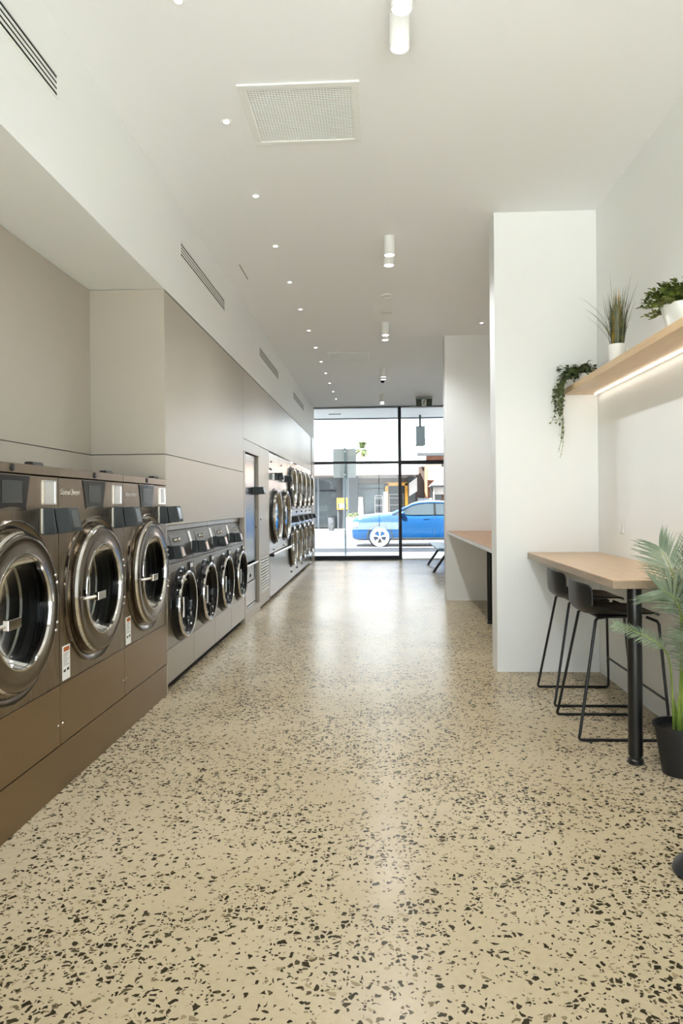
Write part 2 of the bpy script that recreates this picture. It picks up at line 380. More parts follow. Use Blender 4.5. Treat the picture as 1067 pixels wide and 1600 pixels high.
def big_washer(label, group):
    W = .425; D = .53
    t = thing('washing_machine', label, 'washing machine', (XL, 3.7025, .22), group)
    c = MB().plate(-W, W, .288, 1.262, 0, .695, .305)
    c.box(-D,-.012,-W,-W+.012,0,1.262).box(-D,-.012,W-.012,W,0,1.262).box(-D,-D+.01,-W,W,0,1.262).box(-D,-.012,-W+.012,W-.012,0,.02)
    c.build('cabinet', M['steel'], t)
    B(-.012,.001,-W,W,.004,.284).build('lower_panel', M['steel_dark'], t, bevel=.0015)
    B(-D,.004,-W,W,1.268,1.31).build('top_cover', M['steel'], t, bevel=.003)
    for s in (-1,1): MB().sphere((.001, s*(W-.02), .10), .006, 10, 6).build('screw', M['chrome'], t)
    s_ = MB().lathe([(.0,.381),(.009,.379),(.013,.373),(.011,.362),(.004,.348),(-.006,.337),(-.03,.333),(-.05,.33),(-.05,.30)], 'x', (0,0,.695), 72, caps=False).build('door_surround', M['polished'], t)
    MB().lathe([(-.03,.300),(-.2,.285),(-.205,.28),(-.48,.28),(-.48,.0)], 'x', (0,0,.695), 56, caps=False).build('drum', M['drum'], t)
    for xx, rr_ in ((-.10,.262),(-.16,.262),(-.30,.262)):  # chrome rings added to draw the highlight arcs behind the glass
        MB().lathe([(xx,rr_+.012),(xx+.008,rr_),(xx,rr_-.008),(xx-.008,rr_)], 'x', (0,0,.695), 56, closed=True).build('highlight_ring', M['chrome'], t)
    MB().lathe([(-.035,.305),(-.028,.27),(-.05,.245),(-.07,.285)], 'x', (0,0,.695), 48, closed=True).build('gasket', M['black'], t)
    # door: rim, flat ring, inner lip
    d = MB().lathe([(-.02,.322),(.03,.326),(.042,.325),(.050,.318),(.053,.308),(.052,.300),(.050,.244),(.052,.240),(.053,.237),(.050,.232),(.042,.229),(.030,.229),(.030,.25),(.02,.29),(-.02,.305)], 'x', (0,0,.695), 72, closed=True).build('door', M['polished'], t)
    MB().lathe([(.040,.2285),(.005,.216),(-.03,.19),(-.055,.14),(-.066,.07),(-.068,.0)], 'x', (0,0,.695), 56, caps=False).build('door_glass', M['doorglass'], d)
    MB().lathe([(.049,.240),(.056,.238),(.056,.232),(.046,.2285)], 'x', (0,0,.695), 72, closed=True).build('inner_ring', M['chrome'], d)
    MB().lathe([(.02,.329),(.034,.3315),(.046,.324),(.036,.322)], 'x', (0,0,.695), 72, closed=True).build('outer_ring', M['chrome'], d)
    h = MB().tube([(.04,-.296,.675),(.075,-.296,.677),(.10,-.285,.68),(.112,-.265,.683)], .009, 12)
    h.prism([(.105,.664),(.128,.664),(.128,.704),(.105,.704)], 'y', -.272, -.175)
    h.build('handle', M['chrome'], d, bevel=.002)
    for a in (24, 17, -17, -24):
        MB().sphere((.05, .307*math.cos(math.radians(a)), .695+.307*math.sin(math.radians(a))), .0085, 12, 6).build('hinge_bolt', M['chrome'], d)
    # controls
    pts = [(-.15,1.258),(.15,1.258),(.112,1.117)] + [(.112-.224*k/8, 1.117+.011*math.sin(PI*k/8)) for k in range(1,8)] + [(-.112,1.117)]
    cp = MB().prism(pts, 'x', -.002, .004).build('control_panel', M['gloss_black'], t, bevel=.001, seg=1)
    MB().prism([(-.156,1.2635),(.156,1.2635),(.116,1.111),(-.116,1.111)], 'x', -.001, .0022).build('panel_border', M['polished'], cp)
    B(.003,.0052,-.082,.082,1.145,1.237).build('display', M['screen'], cp)
    sp = MB().box(0,.006,.272,.284,1.136,1.247).box(0,.006,.388,.40,1.136,1.247).box(0,.006,.272,.40,1.136,1.142).box(0,.006,.272,.40,1.241,1.247).build('soap_window', M['chrome'], t)
    B(0,.003,.284,.388,1.142,1.241).build('window_plate', M['silver'], sp)
    card_reader(t, .0, .322, 1.0, .14, .10, .122)
    MB().lathe([(.003,.016),(.008,.016),(.010,.012),(.010,0)], 'x', (0,.0,1.29), 20).build('lock', M['black'], t)
    MB().prism([(-.07,1.309),(-.02,1.309),(-.028,1.328),(-.062,1.328)], 'y', .235, .335).build('vent_cap', M['black'], t, bevel=.003)
    st = B(0,.0012,-.40,-.316,.297,.46).build('warning_sticker', M['paper'], t)
    B(.001,.002,-.385,-.325,.432,.453).build('header_print', M['orange'], st)
    pr = MB().box(.001,.002,-.388,-.365,.335,.347).box(.001,.002,-.352,-.328,.338,.350)
    for k in range(7): pr.box(.001,.0016,-.39,-.33-.01*(k % 3),.42-k*.009,.4225-k*.009)
    pr.build('small_print', M['ink'], st)
    text('logo_lettering', 'SpeedQueen', .042, M['chrome'], t, (.001,-.405,1.183), FACE_X, .0015, .25)
    return t
G_BIG = 'big front loading washers on the plinth'
p = big_washer('big steel washing machine with round door cut off by the left edge', G_BIG)
p2 = copy_tree(p); p3 = copy_tree(p)
p.location.y = 2.8475; p2.location.y = 3.7025; p3.location.y = 4.5575
p2['label'] = 'middle one of the three big steel washing machines with a warning sticker'
p3['label'] = 'big steel washing machine next to the beige end panel and small washers'

def small_washer(label, group):
    W = .3655; D = .5
    t = thing('small_washing_machine', label, 'washing machine', (XL-.002, 5.3675, 0), group)
    c = MB().plate(-W, W, .314, .917, 0, .597, .235)
    c.box(-D,-.012,-W,-W+.01,.06,.917).box(-D,-.012,W-.01,W,.06,.917).box(-D,-D+.01,-W,W,.06,1.15).box(-D,-.012,-W+.01,W-.01,.9,.917)
    c.build('cabinet', M['steel_mid'], t)
    B(-.012,0,-W,W,.068,.310).build('lower_panel', M['steel_soft'], t, bevel=.0015)
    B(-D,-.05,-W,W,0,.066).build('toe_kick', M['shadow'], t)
    cp = MB().prism([(0,.921),(-.065,1.152),(-D+.02,1.152),(-D+.02,.921)], 'y', -W, W).build('control_panel', M['control_grey'], t, bevel=.0015)
    B(-D+.02,-.062,-W,W,1.156,1.196).build('top_strip', M['steel_soft'], t, bevel=.003)
    n = Vector((.231,0,.065)).normalized(); up = Vector((-.065,0,.231)).normalized()
    def on(y0,y1,s0,s1,h,name,mat,par):
        v = []
        for hh in (-.004,h):
            for y,s in ((y0,s0),(y1,s0),(y1,s1),(y0,s1)):
                q = Vector((0,y,.921))+up*s+n*hh; v.append(q)
        return MB().add(v, [(3,2,1,0),(4,5,6,7),(0,1,5,4),(1,2,6,5),(2,3,7,6),(3,0,4,7)]).build(name, mat, par, bevel=.001, seg=1)
    on(-.14,.30,.03,.21,.003,'key_plate',M['control_grey'],cp)
    on(-.335,-.275,.13,.22,.003,'price_label',M['silver'],cp)
    for y in (-.02,.08):
        q = Vector((0,y,.921))+up*.165+n*.004
        MB().sphere(tuple(q), .018, 14, 8).build('button', M['chrome'], cp)
    rd = card_reader(t, -.02, -.30, .955, .13, .10, .10)
    MB().box(-.01,.014,.205,.30,.80,.893).build('latch_housing', M['black'], t, bevel=.003)
    B(.0142,.0155,.215,.29,.853,.885).build('latch_label', M['paper'], kids(t)[-1])
    MB().lathe([(-.01,.285),(.004,.280),(.012,.262),(.035,.250),(.045,.248)], 'x', (0,0,.597), 64, caps=False).build('door_surround', M['gloss_black'], t)
    d = MB().lathe([(.03,.250),(.052,.246),(.060,.236),(.060,.226),(.050,.214),(.02,.205),(.0,.2),(.0,.225),(.03,.235)], 'x', (0,0,.597), 64, closed=True).build('door', M['gloss_black'], t)
    MB().lathe([(.048,.251),(.058,.2495),(.063,.243),(.063,.236),(.058,.234),(.054,.240)], 'x', (0,0,.597), 64, closed=True).build('rim', M['chrome'], d)
    MB().lathe([(.03,.213),(.0,.195),(-.03,.15),(-.045,.08),(-.048,.0)], 'x', (0,0,.597), 48, caps=False).build('door_glass', M['doorglass'], d)
    MB().prism([(.055,.52),(.075,.52),(.075,.67),(.055,.67)], 'y', -.205, -.185).build('handle', M['chrome'], d, bevel=.003)
    MB().lathe([(-.01,.234),(-.04,.225),(-.42,.225),(-.42,0)], 'x', (0,0,.597), 48, caps=False).build('drum', M['drum'], t)
    return t
G_SM = 'small washers built in under the beige panels'
sm = small_washer('small washing machine beside the third big washer, first of four', G_SM)
for k, lb in ((1,'second small washing machine from the big washers'), (2,'third small washing machine from the big washers'),
              (3,'small washing machine next to the mirrored cabinet, last of four')):
    c = copy_tree(sm); c.location.y = 5.3675+.7375*k; c['label'] = lb

# ------------------------------------------------------------------ mirrored cabinet
mc = thing('vending_cabinet', 'tall steel cabinet with mirrored front and a card reader in a niche', 'cabinet', (-1.535, 8.4975, .11))
W = .443
MB().box(-.42,0,-W,-W+.02,0,1.84).box(-.42,0,W-.02,W,0,1.84).box(-.42,0,-W,W,1.80,1.838).box(-.42,0,-W,W,0,.03).box(-.42,-.40,-W,W,0,1.838).build('carcass', M['steel_light'], mc, bevel=.002)
d = MB().box(-.03,.004,-W+.025,W-.12,.55,1.775).build('mirror_door', M['mirrorglass'], mc)
B(-.03,.006,W-.12,W-.075,.53,1.79).build('door_edge', M['black'], d)
MB().box(-.03,.006,-W+.022,W-.12,1.775,1.795).build('door_head', M['steel_light'], d)
B(-.03,.004,W-.075,W-.022,.03,1.795).build('side_strip', M['steel_light'], mc)
MB().tube([(.02,-W+.03,.515),(.02,W-.03,.515)], .014, 12).build('rail', M['chrome'], mc)
tp = B(-.03,.004,-W+.025,W-.08,.32,.495).build('tray_panel', M['steel_light'], mc)
B(.003,.009,W-.18,W-.085,.33,.49).build('collection_flap', M['black'], tp, bevel=.003)
MB().box(.003,.006,-.05,-.02,.36,.40).box(.003,.006,0,.03,.36,.40).build('keypad', M['ink'], tp)
MB().box(-.03,.004,-W+.025,W-.09,.045,.305).build('lower_panel', M['steel_light'], mc, bevel=.002)
B(-.03,.005,W-.09,W-.077,.045,.305).build('gap_strip', M['black'], mc)
card_reader(mc, .0, .32, 1.355, .14, .10, .10)
for z in (.95,1.2): MB().sphere((.006,.39,z), .012, 10, 6).build('lock', M['ink'], mc)

# ------------------------------------------------------------------ dryers
def port(parent, y, z, R, dep=.07, drumlen=.5):
    MB().lathe([(0,R+.035),(.01,R+.03),(.012,R+.004),(dep-.015,R+.002)], 'x', (0,y,z), 56, caps=False).build('door_surround', M['black'], parent)
    d = MB().lathe([(.012,R+.003),(dep-.01,R+.003),(dep,R-.006),(dep,R-.028),(dep-.012,R-.04),(.0,R-.055),(.0,R-.02)], 'x', (0,y,z), 56, closed=True).build('door', M['steel_light'], parent)
    MB().lathe([(dep-.014,R+.006),(dep-.002,R+.006),(dep+.004,R-.003),(dep+.002,R-.012),(dep-.014,R-.012)], 'x', (0,y,z), 56, closed=True).build('rim', M['chrome'], d)
    MB().lathe([(dep-.03,R-.041),(dep-.04,R*.6),(dep-.045,0)], 'x', (0,y,z), 48, caps=False).build('door_glass', M['doorglass'], d)
    MB().box(dep-.002,dep+.018,y-R+.002,y-R+.03,z-.06,z+.06).build('handle', M['chrome'], d, bevel=.003)
    MB().lathe([(-.005,R-.045),(-.02,R-.03),(-drumlen,R-.03),(-drumlen,0)], 'x', (0,y,z), 48, caps=False).build('drum', M['drumbrass'], parent)
td = thing('twin_dryer', 'wide steel tumble dryer with two big round doors side by side', 'tumble dryer', (XL-.002, 10.86, 0))
W = 1.045; D = .55
c = MB().plate(-W,0,.65,2.072,-.53,1.17,.345).plate(0,W,.65,2.072,.53,1.17,.345)
c.box(-D,-.012,-W,-W+.012,.03,2.072).box(-D,-.012,W-.012,W,.03,2.072).box(-D,-.012,-W,W,2.05,2.072).box(-D,-D+.01,-W,W,.03,2.072)
c.build('cabinet', M['steel_light'], td)
B(.0,.0012,-.0015,.0015,1.5,2.072).build('seam', M['ink'], td)
B(-.012,.003,-W,W,.045,.612).build('lint_panel', M['steel_light'], td, bevel=.004)
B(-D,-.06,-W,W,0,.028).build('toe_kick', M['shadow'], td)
hb = MB().tube([(.045,-W+.06,.635),(.045,W-.02,.635)], .022, 16).build('pull_bar', M['chrome'], td)
MB().tube([(.045,-W+.02,.635),(.045,-W+.06,.635)], .026, 16).box(-.01,.04,-W+.02,-W+.05,.62,.65).build('bar_end', M['black'], hb)
for y in (-.53,.53):
    port(td, y, 1.17, .375)
    card_reader(td, 0, y-.0, 1.695, .15, .11, .11)
    MB().box(.0,.02,y-.10,y-.055,1.695,1.79).build('reader_bracket', M['silver'], td)
    MB().sphere((.002,y-.3,1.95), .014, 10, 6).build('lock', M['ink'], td)
    MB().sphere((.002,y-.1,.69), .012, 10, 6).build('lower_lock', M['ink'], td)
text('logo_lettering', 'SpeedQueen', .05, M['ink'], td, (.001,-1.0,1.83), FACE_X, .001, .25)
B(.0,.003,-.035,.035,1.45,1.56).build('data_plate', M['silver'], td)

def stack_dryer(label, group):
    W = .4245; D = .55
    t = thing('stacked_dryer', label, 'tumble dryer', (XL-.002, 12.35, 0), group)
    c = MB().plate(-W,W,1.25,2.072,0,1.638,.31).plate(-W,W,.27,.975,0,.615,.31)
    c.box(-D,-.012,-W,-W+.01,.03,2.072).box(-D,-.012,W-.01,W,.03,2.072).box(-D,-.012,-W,W,2.05,2.072).box(-D,-D+.01,-W,W,.03,2.072)
    c.build('cabinet', M['steel_light'], t)
    B(-.012,.002,-W,W,.98,1.246).build('control_strip', M['steel_light'], t, bevel=.002)
    B(-.012,.002,-W,W,.05,.266).build('lower_panel', M['steel_light'], t, bevel=.002)
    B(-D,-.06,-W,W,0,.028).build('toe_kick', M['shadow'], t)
    port(t, 0, 1.638, .335); port(t, 0, .615, .335)
    card_reader(t, 0, 0, 1.02, .15, .11, .11)
    MB().sphere((.003,-.05,1.2), .018, 10, 6).build('lock', M['ink'], t)
    MB().sphere((.003,-.05,.17), .018, 10, 6).build('lower_lock', M['ink'], t)
    for z0, z1 in ((1.262,1.29),): MB().box(.0,.02,-.02,.05,z0,z1).build('door_catch', M['black'], t)
    return t
G_ST = 'stacked dryers at the end of the machine wall'
sd = stack_dryer('stacked tumble dryer beside the wide twin dryer', G_ST)
for k, lb in ((1,'second stacked tumble dryer from the twin dryer'),(2,'middle one of the five stacked tumble dryers'),
              (3,'fourth stacked tumble dryer from the twin dryer'),(4,'stacked tumble dryer nearest the shopfront window')):
    c = copy_tree(sd); c.location.y = 12.35+.8525*k; c['label'] = lb

# ------------------------------------------------------------------ ceiling items
def spot(name, loc, e, ang, r, parent=None, blend=.6):
    l = bpy.data.lights.new(name, 'SPOT'); l.energy = e; l.spot_size = math.radians(ang); l.spot_blend = blend; l.shadow_soft_size = r; l.color = (.94,.975,1)
    o = bpy.data.objects.new(name, l); COL.objects.link(o); o.location = loc
    if parent is not None: o.parent = parent
    return o
def surface_light(label, group):
    t = thing('surface_downlight', label, 'ceiling light', (.125, 3.09, CZ), group)
    MB().lathe([(0,.048),(-.158,.048),(-.160,.046),(-.160,.042),(-.15,.041)], 'z', (0,0,0), 36, caps=False).build('housing', M['lamp_white'], t)
    MB().lathe([(-.155,.0415),(-.1551,0)], 'z', (0,0,0), 32, caps=False).build('lens', M['lampglow'], t)
    spot('bulb', (0,0,-.165), LAMP, 150, .04, t)
    return t
LAMP = 23; DOWN = 8
G_SF = 'white cylinder lights in pairs along the ceiling'
names = ['nearest', 'second nearest', 'third', 'fourth', 'fifth', 'sixth', 'seventh', 'eighth', 'ninth']
sl = surface_light('white cylinder ceiling light at the very top of the photo, nearest one', G_SF)
LB = {3.355:'second white cylinder ceiling light, just beside the large square grille', 6.155:'white cylinder ceiling light in the second pair, nearer one',
 6.419:'white cylinder ceiling light in the second pair, farther one', 9.086:'white cylinder ceiling light before the slim ceiling grille, nearer of its pair',
 9.359:'white cylinder ceiling light before the slim ceiling grille, farther of its pair', 12.093:'white cylinder ceiling light just ahead of the dome camera, nearer one',
 12.346:'white cylinder ceiling light just ahead of the dome camera, farther one', 15.114:'white cylinder ceiling light closest to the window, nearer of its pair',
 15.38:'white cylinder ceiling light closest to the window, farther of its pair'}
for y, lb in LB.items():
    c = copy_tree(sl); c.location.y = y; c['label'] = lb
for y in (.06,.325):  # unseen lights added beyond the visible pairs to brighten the near end
    c = copy_tree(sl); c.location.y = y; c['label'] = 'added unseen white cylinder ceiling light, extra light for the near end'
def downlight(label, group):
    t = thing('recessed_downlight', label, 'ceiling light', (-.885, 3.197, CZ), group)
    MB().lathe([(-.0005,.030),(-.004,.029),(-.005,.022),(-.002,.017)], 'z', (0,0,0), 28, caps=False).build('trim_ring', M['lamp_white'], t)
    MB().lathe([(-.003,.0165),(-.0031,0)], 'z', (0,0,0), 24, caps=False).build('lens', M['downglow'], t)
    spot('bulb', (0,0,-.012), DOWN, 64, .02, t)
    return t
G_DL = 'recessed downlights in a row over the machines'
ordn = ['first', 'second', 'third', 'fourth', 'fifth', 'sixth', 'seventh', 'eighth', 'ninth', 'tenth', 'eleventh', 'twelfth', 'thirteenth']
dl = downlight('small recessed downlight at the top edge of the photo, first of the row', G_DL)
for k in range(1, 13):
    c = copy_tree(dl); c.location.y = 3.197+1.035*k
    c['label'] = ('last small recessed downlight of the row, nearest the window' if k == 12 else
                  '%s small recessed downlight of the row counted from the top of the photo' % ordn[k])
for y in (2.16, 1.12, .09):  # unseen downlights added before the visible row for more light
    c = copy_tree(dl); c.location.y = y; c['label'] = 'added unseen small recessed downlight, extra light for the near end'
c = copy_tree(dl); c.location = (1.359, 9.195, CZ); c['label'] = 'single recessed downlight above the far brown table'

def ceiling_grille(label, x0, x1, y0, y1):
    t = thing('ceiling_grille', label, 'air grille', ((x0+x1)/2, (y0+y1)/2, CZ), 'ceiling air grilles')
    a, b = (x1-x0)/2, (y1-y0)/2; fw = .045
    MB().box(-a,a,-b,-b+fw,-.012,-.0005).box(-a,a,b-fw,b,-.012,-.0005).box(-a,-a+fw,-b+fw,b-fw,-.012,-.0005).box(a-fw,a,-b+fw,b-fw,-.012,-.0005).build('frame', M['lamp_white'], t, bevel=.003)
    cr = MB(); n = 34
    for i in range(n+1):
        y = -b+fw+(2*b-2*fw)*i/n; cr.box(-a+fw,a-fw,y-.0022,y+.0022,-.007,-.003)
    for i in range(n+1):
        x = -a+fw+(2*a-2*fw)*i/n; cr.box(x-.0015,x+.0015,-b+fw,b-fw,-.0065,-.003)
    cr.build('egg_crate', M['lamp_white'], t)
    B(-a+fw,a-fw,-b+fw,b-fw,-.003,-.0005).build('backing', pmat('grille_back', lin(140,139,134), .8), t)
    return t
ceiling_grille('large square white air grille in the ceiling near the top', -.753, -.077, 3.857, 4.51)
ceiling_grille('slim looking white air grille farther along the ceiling before the window', -.738, -.083, 10.81, 11.43)
for y, lb in ((7.90,'round white ceiling speaker, nearer one of the two'), (8.59,'round white ceiling speaker, farther one of the two')):
    t = thing('ceiling_speaker', lb, 'speaker', (.138, y, CZ), 'round ceiling speakers')
    MB().lathe([(-.0005,.082),(-.008,.080),(-.010,.072),(-.004,.066)], 'z', (0,0,0), 32, caps=False).build('rim', M['lamp_white'], t)
    MB().lathe([(-.004,.066),(-.007,.03),(-.008,0)], 'z', (0,0,0), 32, caps=False).build('mesh_cover', pmat('speaker_mesh', lin(222,222,218), .7, bump=.4, bscale=300), t)
t = thing('security_camera', 'white disc ceiling security camera with a small black dome', 'camera', (.12, 13.15, CZ))
MB().lathe([(-.0005,.145),(-.012,.14),(-.022,.05),(-.022,0)], 'z', (0,0,0), 32, caps=False).build('mount', M['lamp_white'], t)
MB().sphere((0,0,-.05), .036, 18, 10).build('dome', M['gloss_black'], t)
t = thing('ceiling_slot', 'thin dark access slot in the ceiling above the small washers', 'ceiling slot', (-1.3, 6.98, CZ))
B(-.004,.004,-.22,.22,-.003,-.0005).build('edge', pmat('slot_grey', lin(120,120,114), .7), t)

# slot diffusers on the bulkhead face
def slot_vent(label, y0, y1, z0, z1):
    t = thing('slot_vent', label, 'air vent', (XL, (y0+y1)/2, (z0+z1)/2), 'slot vents in the bulkhead')
    a, h = (y1-y0)/2, (z1-z0)/2
    MB().box(.0005,.003,-a,a,-h,h).build('recess', M['vent_dark'], t)  # surface plate whose dark colour stands in for shade inside the slots
    fr = MB().box(.001,.007,-a-.006,a+.006,h-.004,h+.005).box(.001,.007,-a-.006,a+.006,-h-.005,-h+.004).box(.001,.007,-a-.006,-a+.003,-h,h).box(.001,.007,a-.003,a+.006,-h,h)
    fr.build('frame', M['lamp_white'], t)
    for k in range(3):
        z = -h+.028+k*(2*h-.028)/3
        MB().box(.001,.005,-a,a,z-.007,z+.007).build('blade', M['lamp_white'], t)
    return t
slot_vent('slot air vent at the top left corner of the photo', 1.75, 3.295, 3.282, 3.388)
slot_vent('slot air vent in the bulkhead over the small washers', 5.405, 6.985, 3.272, 3.374)
slot_vent('slot air vent in the bulkhead over the mirrored cabinet', 9.094, 10.81, 3.262, 3.372)
slot_vent('slot air vent in the bulkhead farthest away near the window', 12.8, 14.59, 3.268, 3.376)

# exit sign
t = thing('exit_sign', 'dark green exit sign with a white running figure under the ceiling', 'exit sign', (1.037, 15.5, CZ))
B(-.18,.18,-.025,.025,-.05,-.001).build('mount', pmat('mount_grey', lin(170,176,166), .5), t, bevel=.004)
MB().prism([(-.176,-.05),(.176,-.05),(.168,-.215),(-.168,-.215)], 'y', -.022, .022).build('sign_body', M['green_exit'], t, bevel=.003)
B(-.052,.046,-.0245,-.021,-.205,-.06).build('pictogram_panel', M['lamp_white'], t)
man = MB()
man.lathe([(-.0265,.0105),(-.0240,.0105)], 'y', (.011,0,-.077), 16)
def limb(pts, w):
    for (x0,z0),(x1,z1) in zip(pts, pts[1:]):
        dx, dz = x1-x0, z1-z0; l = math.hypot(dx,dz); nx, nz = -dz/l*w, dx/l*w
        man.prism([(x0+nx,z0+nz),(x0-nx,z0-nz),(x1-nx,z1-nz),(x1+nx,z1+nz)], 'y', -.0268, -.0240)
limb([(.004,-.092),(-.008,-.140)], .010)
limb([(-.008,-.138),(.012,-.162),(.024,-.196)], .0065)
limb([(-.010,-.138),(-.022,-.166),(-.044,-.176)], .0065)
limb([(.006,-.094),(.024,-.112),(.038,-.106)], .005)
limb([(.0,-.094),(-.024,-.098),(-.034,-.118)], .005)
man.build('running_figure', M['green_exit'], t)

# ------------------------------------------------------------------ right side furniture
def table(label, x0, x1, y0, y1, z0, z1, topm, edgem, legxy, lr):
    t = thing('bar_table', label, 'table', ((x0+x1)/2, (y0+y1)/2, 0))
    ox, oy = t.location.x, t.location.y
    B(x0-ox,x1-ox,y0-oy,y1-oy,z1-.006,z1).build('table_top', topm, t, bevel=.001, seg=1)
    B(x0-ox,x1-ox,y0-oy,y1-oy,z0,z1-.006).build('edge_band', edgem, t, bevel=.001, seg=1)
    x, y = legxy; x -= ox; y -= oy
    lg = MB().lathe([(.045,lr),(z0-.0005,lr)], 'z', (x,y,0), 40).build('leg', M['blackmetal'], t)
    MB().lathe([(.030,lr*.8),(.045,lr*.8)], 'z', (x,y,0), 32).build('neck', M['black'], lg)
    MB().lathe([(0,lr*.95),(.004,lr*1.08),(.024,lr*1.08),(.030,lr*.9)], 'z', (x,y,0), 36).build('foot', M['black'], lg)
    MB().lathe([(z0-.004,lr*1.5),(z0-.0005,lr*1.5)], 'z', (x,y,0), 36).build('top_flange', M['blackmetal'], lg)
    return t
table('oak laminate bar table with a black post leg, two black stools at it', 1.187, XR-.002, 3.66, 5.698, .905, .949, M['wood'], M['wood_edge'], (1.315, 3.72), .036)
table('white edged brown bar table in the far niche between the white partitions', .965, XR-.002, 5.943, 9.838, .916, .956, M['wood_dark'], M['lamp_white'], (1.24, 7.95), .031)

def stool(label, group):
    t = thing('bar_stool', label, 'stool', (1.40, 4.97, 0), group)
    # shell: seat that turns up into a low back; sits facing +x
    prof = [(.235,.688),(.225,.701),(.19,.706),(.13,.701),(.06,.696),(-.01,.693),(-.09,.692),(-.145,.695),(-.18,.705),(-.2,.724),(-.208,.755),(-.211,.80),(-.213,.84),(-.214,.870),(-.214,.884)]
    hw =   [.15,.175,.193,.205,.212,.216,.219,.220,.221,.222,.222,.222,.221,.21,.18]
    lift = [.0,.002,.006,.012,.022,.036,.055,.06,.05,.03,.012,.004,.0,-.004,-.008]
    fwd =  [0,0,0,0,0,0,.0,.006,.018,.034,.046,.05,.05,.045,.035]
    nu = 16; vs = []; fs = []
    for (x,z), w, li, fw in zip(prof, hw, lift, fwd):
        for k in range(nu+1):
            u = -1+2*k/nu; a = abs(u)**3
            vs.append((x+fw*a, u*w, z+li*a))
    m = nu+1
    for i in range(len(prof)-1):
        for k in range(nu): fs.append((i*m+k, i*m+k+1, (i+1)*m+k+1, (i+1)*m+k))
    o = MB().add(vs, fs).build('seat', M['black'], t, smooth=180)
    so = o.modifiers.new('solid', 'SOLIDIFY'); so.thickness = .012; so.offset = 0
    ss = o.modifiers.new('sub', 'SUBSURF'); ss.levels = 1; ss.render_levels = 2
    MB().box(-.11,.15,-.12,.12,.672,.686).build('seat_plate', M['blackmetal'], t, bevel=.006)
    for s in (-1,1):
        r = .0085
        pts = [(-.06,s*.12,.679),(-.12,s*.16,.679),(-.134,s*.172,.668)]
        pts += [(-.134-.112*k/6, s*(.172+.07*k/6), .668-.623*k/6) for k in range(1,7)]
        pts += [(-.252,s*.2445,.022),(-.247,s*.245,.012),(-.236,s*.245,.0088)]
        pts += [(.0,s*.245,.0088),(.232,s*.245,.0088),(.246,s*.245,.012),(.252,s*.245,.024)]
        pts += [(.252-.032*k/6, s*(.245-.073*k/6), .024+.621*k/6) for k in range(1,7)]
        pts += [(.213,s*.165,.662),(.17,s*.12,.678)]
        MB().tube(pts, r, 10).build('leg_frame', M['blackmetal'], t)
        for x in (-.18,.2): MB().box(x-.03,x+.03,s*.245-.009,s*.245+.009,0.0,.006).build('glide', M['black'], t)
    MB().tube([(.240,-.222,.225),(.240,.222,.225)], .0075, 10).build('footrest', M['blackmetal'], t)
    return t
G_STL = 'black bar stools at the oak bar table'
s1 = stool('black bar stool farther from the camera, closer to the white partition', G_STL)
s2 = copy_tree(s1); s2['label'] = 'black bar stool nearer the table post and the potted palm'
s1.location = (1.405, 4.975, 0); s2.location = (1.375, 4.30, 0)

# shelf
t = thing('wall_shelf', 'oak wall shelf with a glowing light strip underneath, plants on top', 'shelf', (1.61, 4.35, 2.19))
B(-.132,.133,-1.6,1.348,0,.045).build('board', M['wood_shelf'], t, bevel=.001, seg=1)
ls = B(.095,.104,-1.6,1.30,-.008,-.0005).build('light_strip', M['led'], t)
MB().box(.104,.106,-1.6,1.30,-.005,-.0005).build('strip_channel', M['silver'], ls)

# switch plate
t = thing('wall_plate', 'white wall plate on the right wall above the bar table', 'wall plate', (XR, 5.16, 1.12))
B(-.008,-.0005,-.04,.04,0,.115).build('plate', M['lamp_white'], t, bevel=.002)
B(-.011,-.008,-.015,.015,.035,.08).build('rocker', M['lamp_white'], t, bevel=.002)

# ------------------------------------------------------------------ plants
def leaf(mb, base, d, length, width, up=Vector((0,0,1)), droop=.2, seg=4, fold=.15):
    d = Vector(d).normalized(); side = d.cross(up)
    if side.length < 1e-3: side = Vector((1,0,0))
    side.normalize(); nrm = side.cross(d).normalized()
    vs = []; fs = []
    for i in range(seg+1):
        s = i/seg; c = Vector(base) + d*length*s - Vector((0,0,1))*droop*length*s*s
        w = width*math.sin(PI*min(1, .12+.88*s)**.8)*.5 if s < 1 else 0
        if i == 0: w = width*.12
        vs += [c-side*w+nrm*w*fold, c, c+side*w+nrm*w*fold]
    for i in range(seg):
        a = i*3; fs += [(a,a+1,a+4,a+3),(a+1,a+2,a+5,a+4)]
    mb.add(vs, fs)

def blade(mb, base, az, lean, length, width, curl=.3, seg=6):
    h = Vector((math.cos(az), math.sin(az), 0)); side = Vector((-h.y, h.x, 0)); vs = []; fs = []
    p = Vector(base); th = lean
    for i in range(seg+1):
        s = i/seg; w = width*(1-s**1.6)*.5+.0003
        vs += [p-side*w, p+side*w]
        d = h*math.sin(th)+Vector((0,0,1))*math.cos(th); p = p+d*length/seg; th += curl/seg
    for i in range(seg): a = 2*i; fs.append((a,a+1,a+3,a+2))
    mb.add(vs, fs)

def pot(parent, rb, rt, h, mat, soil=True, wall=.006):
    MB().lathe([(0,rb*.6),(0,rb),(h*.08,rb*1.02),(h-.004,rt),(h,rt),(h,rt-wall),(h-.02,rt-wall-.001),(h-.03,0)], 'z', (0,0,0), 44, caps=True).build('pot', mat, parent)
    if soil: MB().lathe([(h-.03,rt-wall-.003),(h-.022,rt*.5),(h-.02,0)], 'z', (0,0,0), 28, caps=False).build('soil', M['soil'], parent)

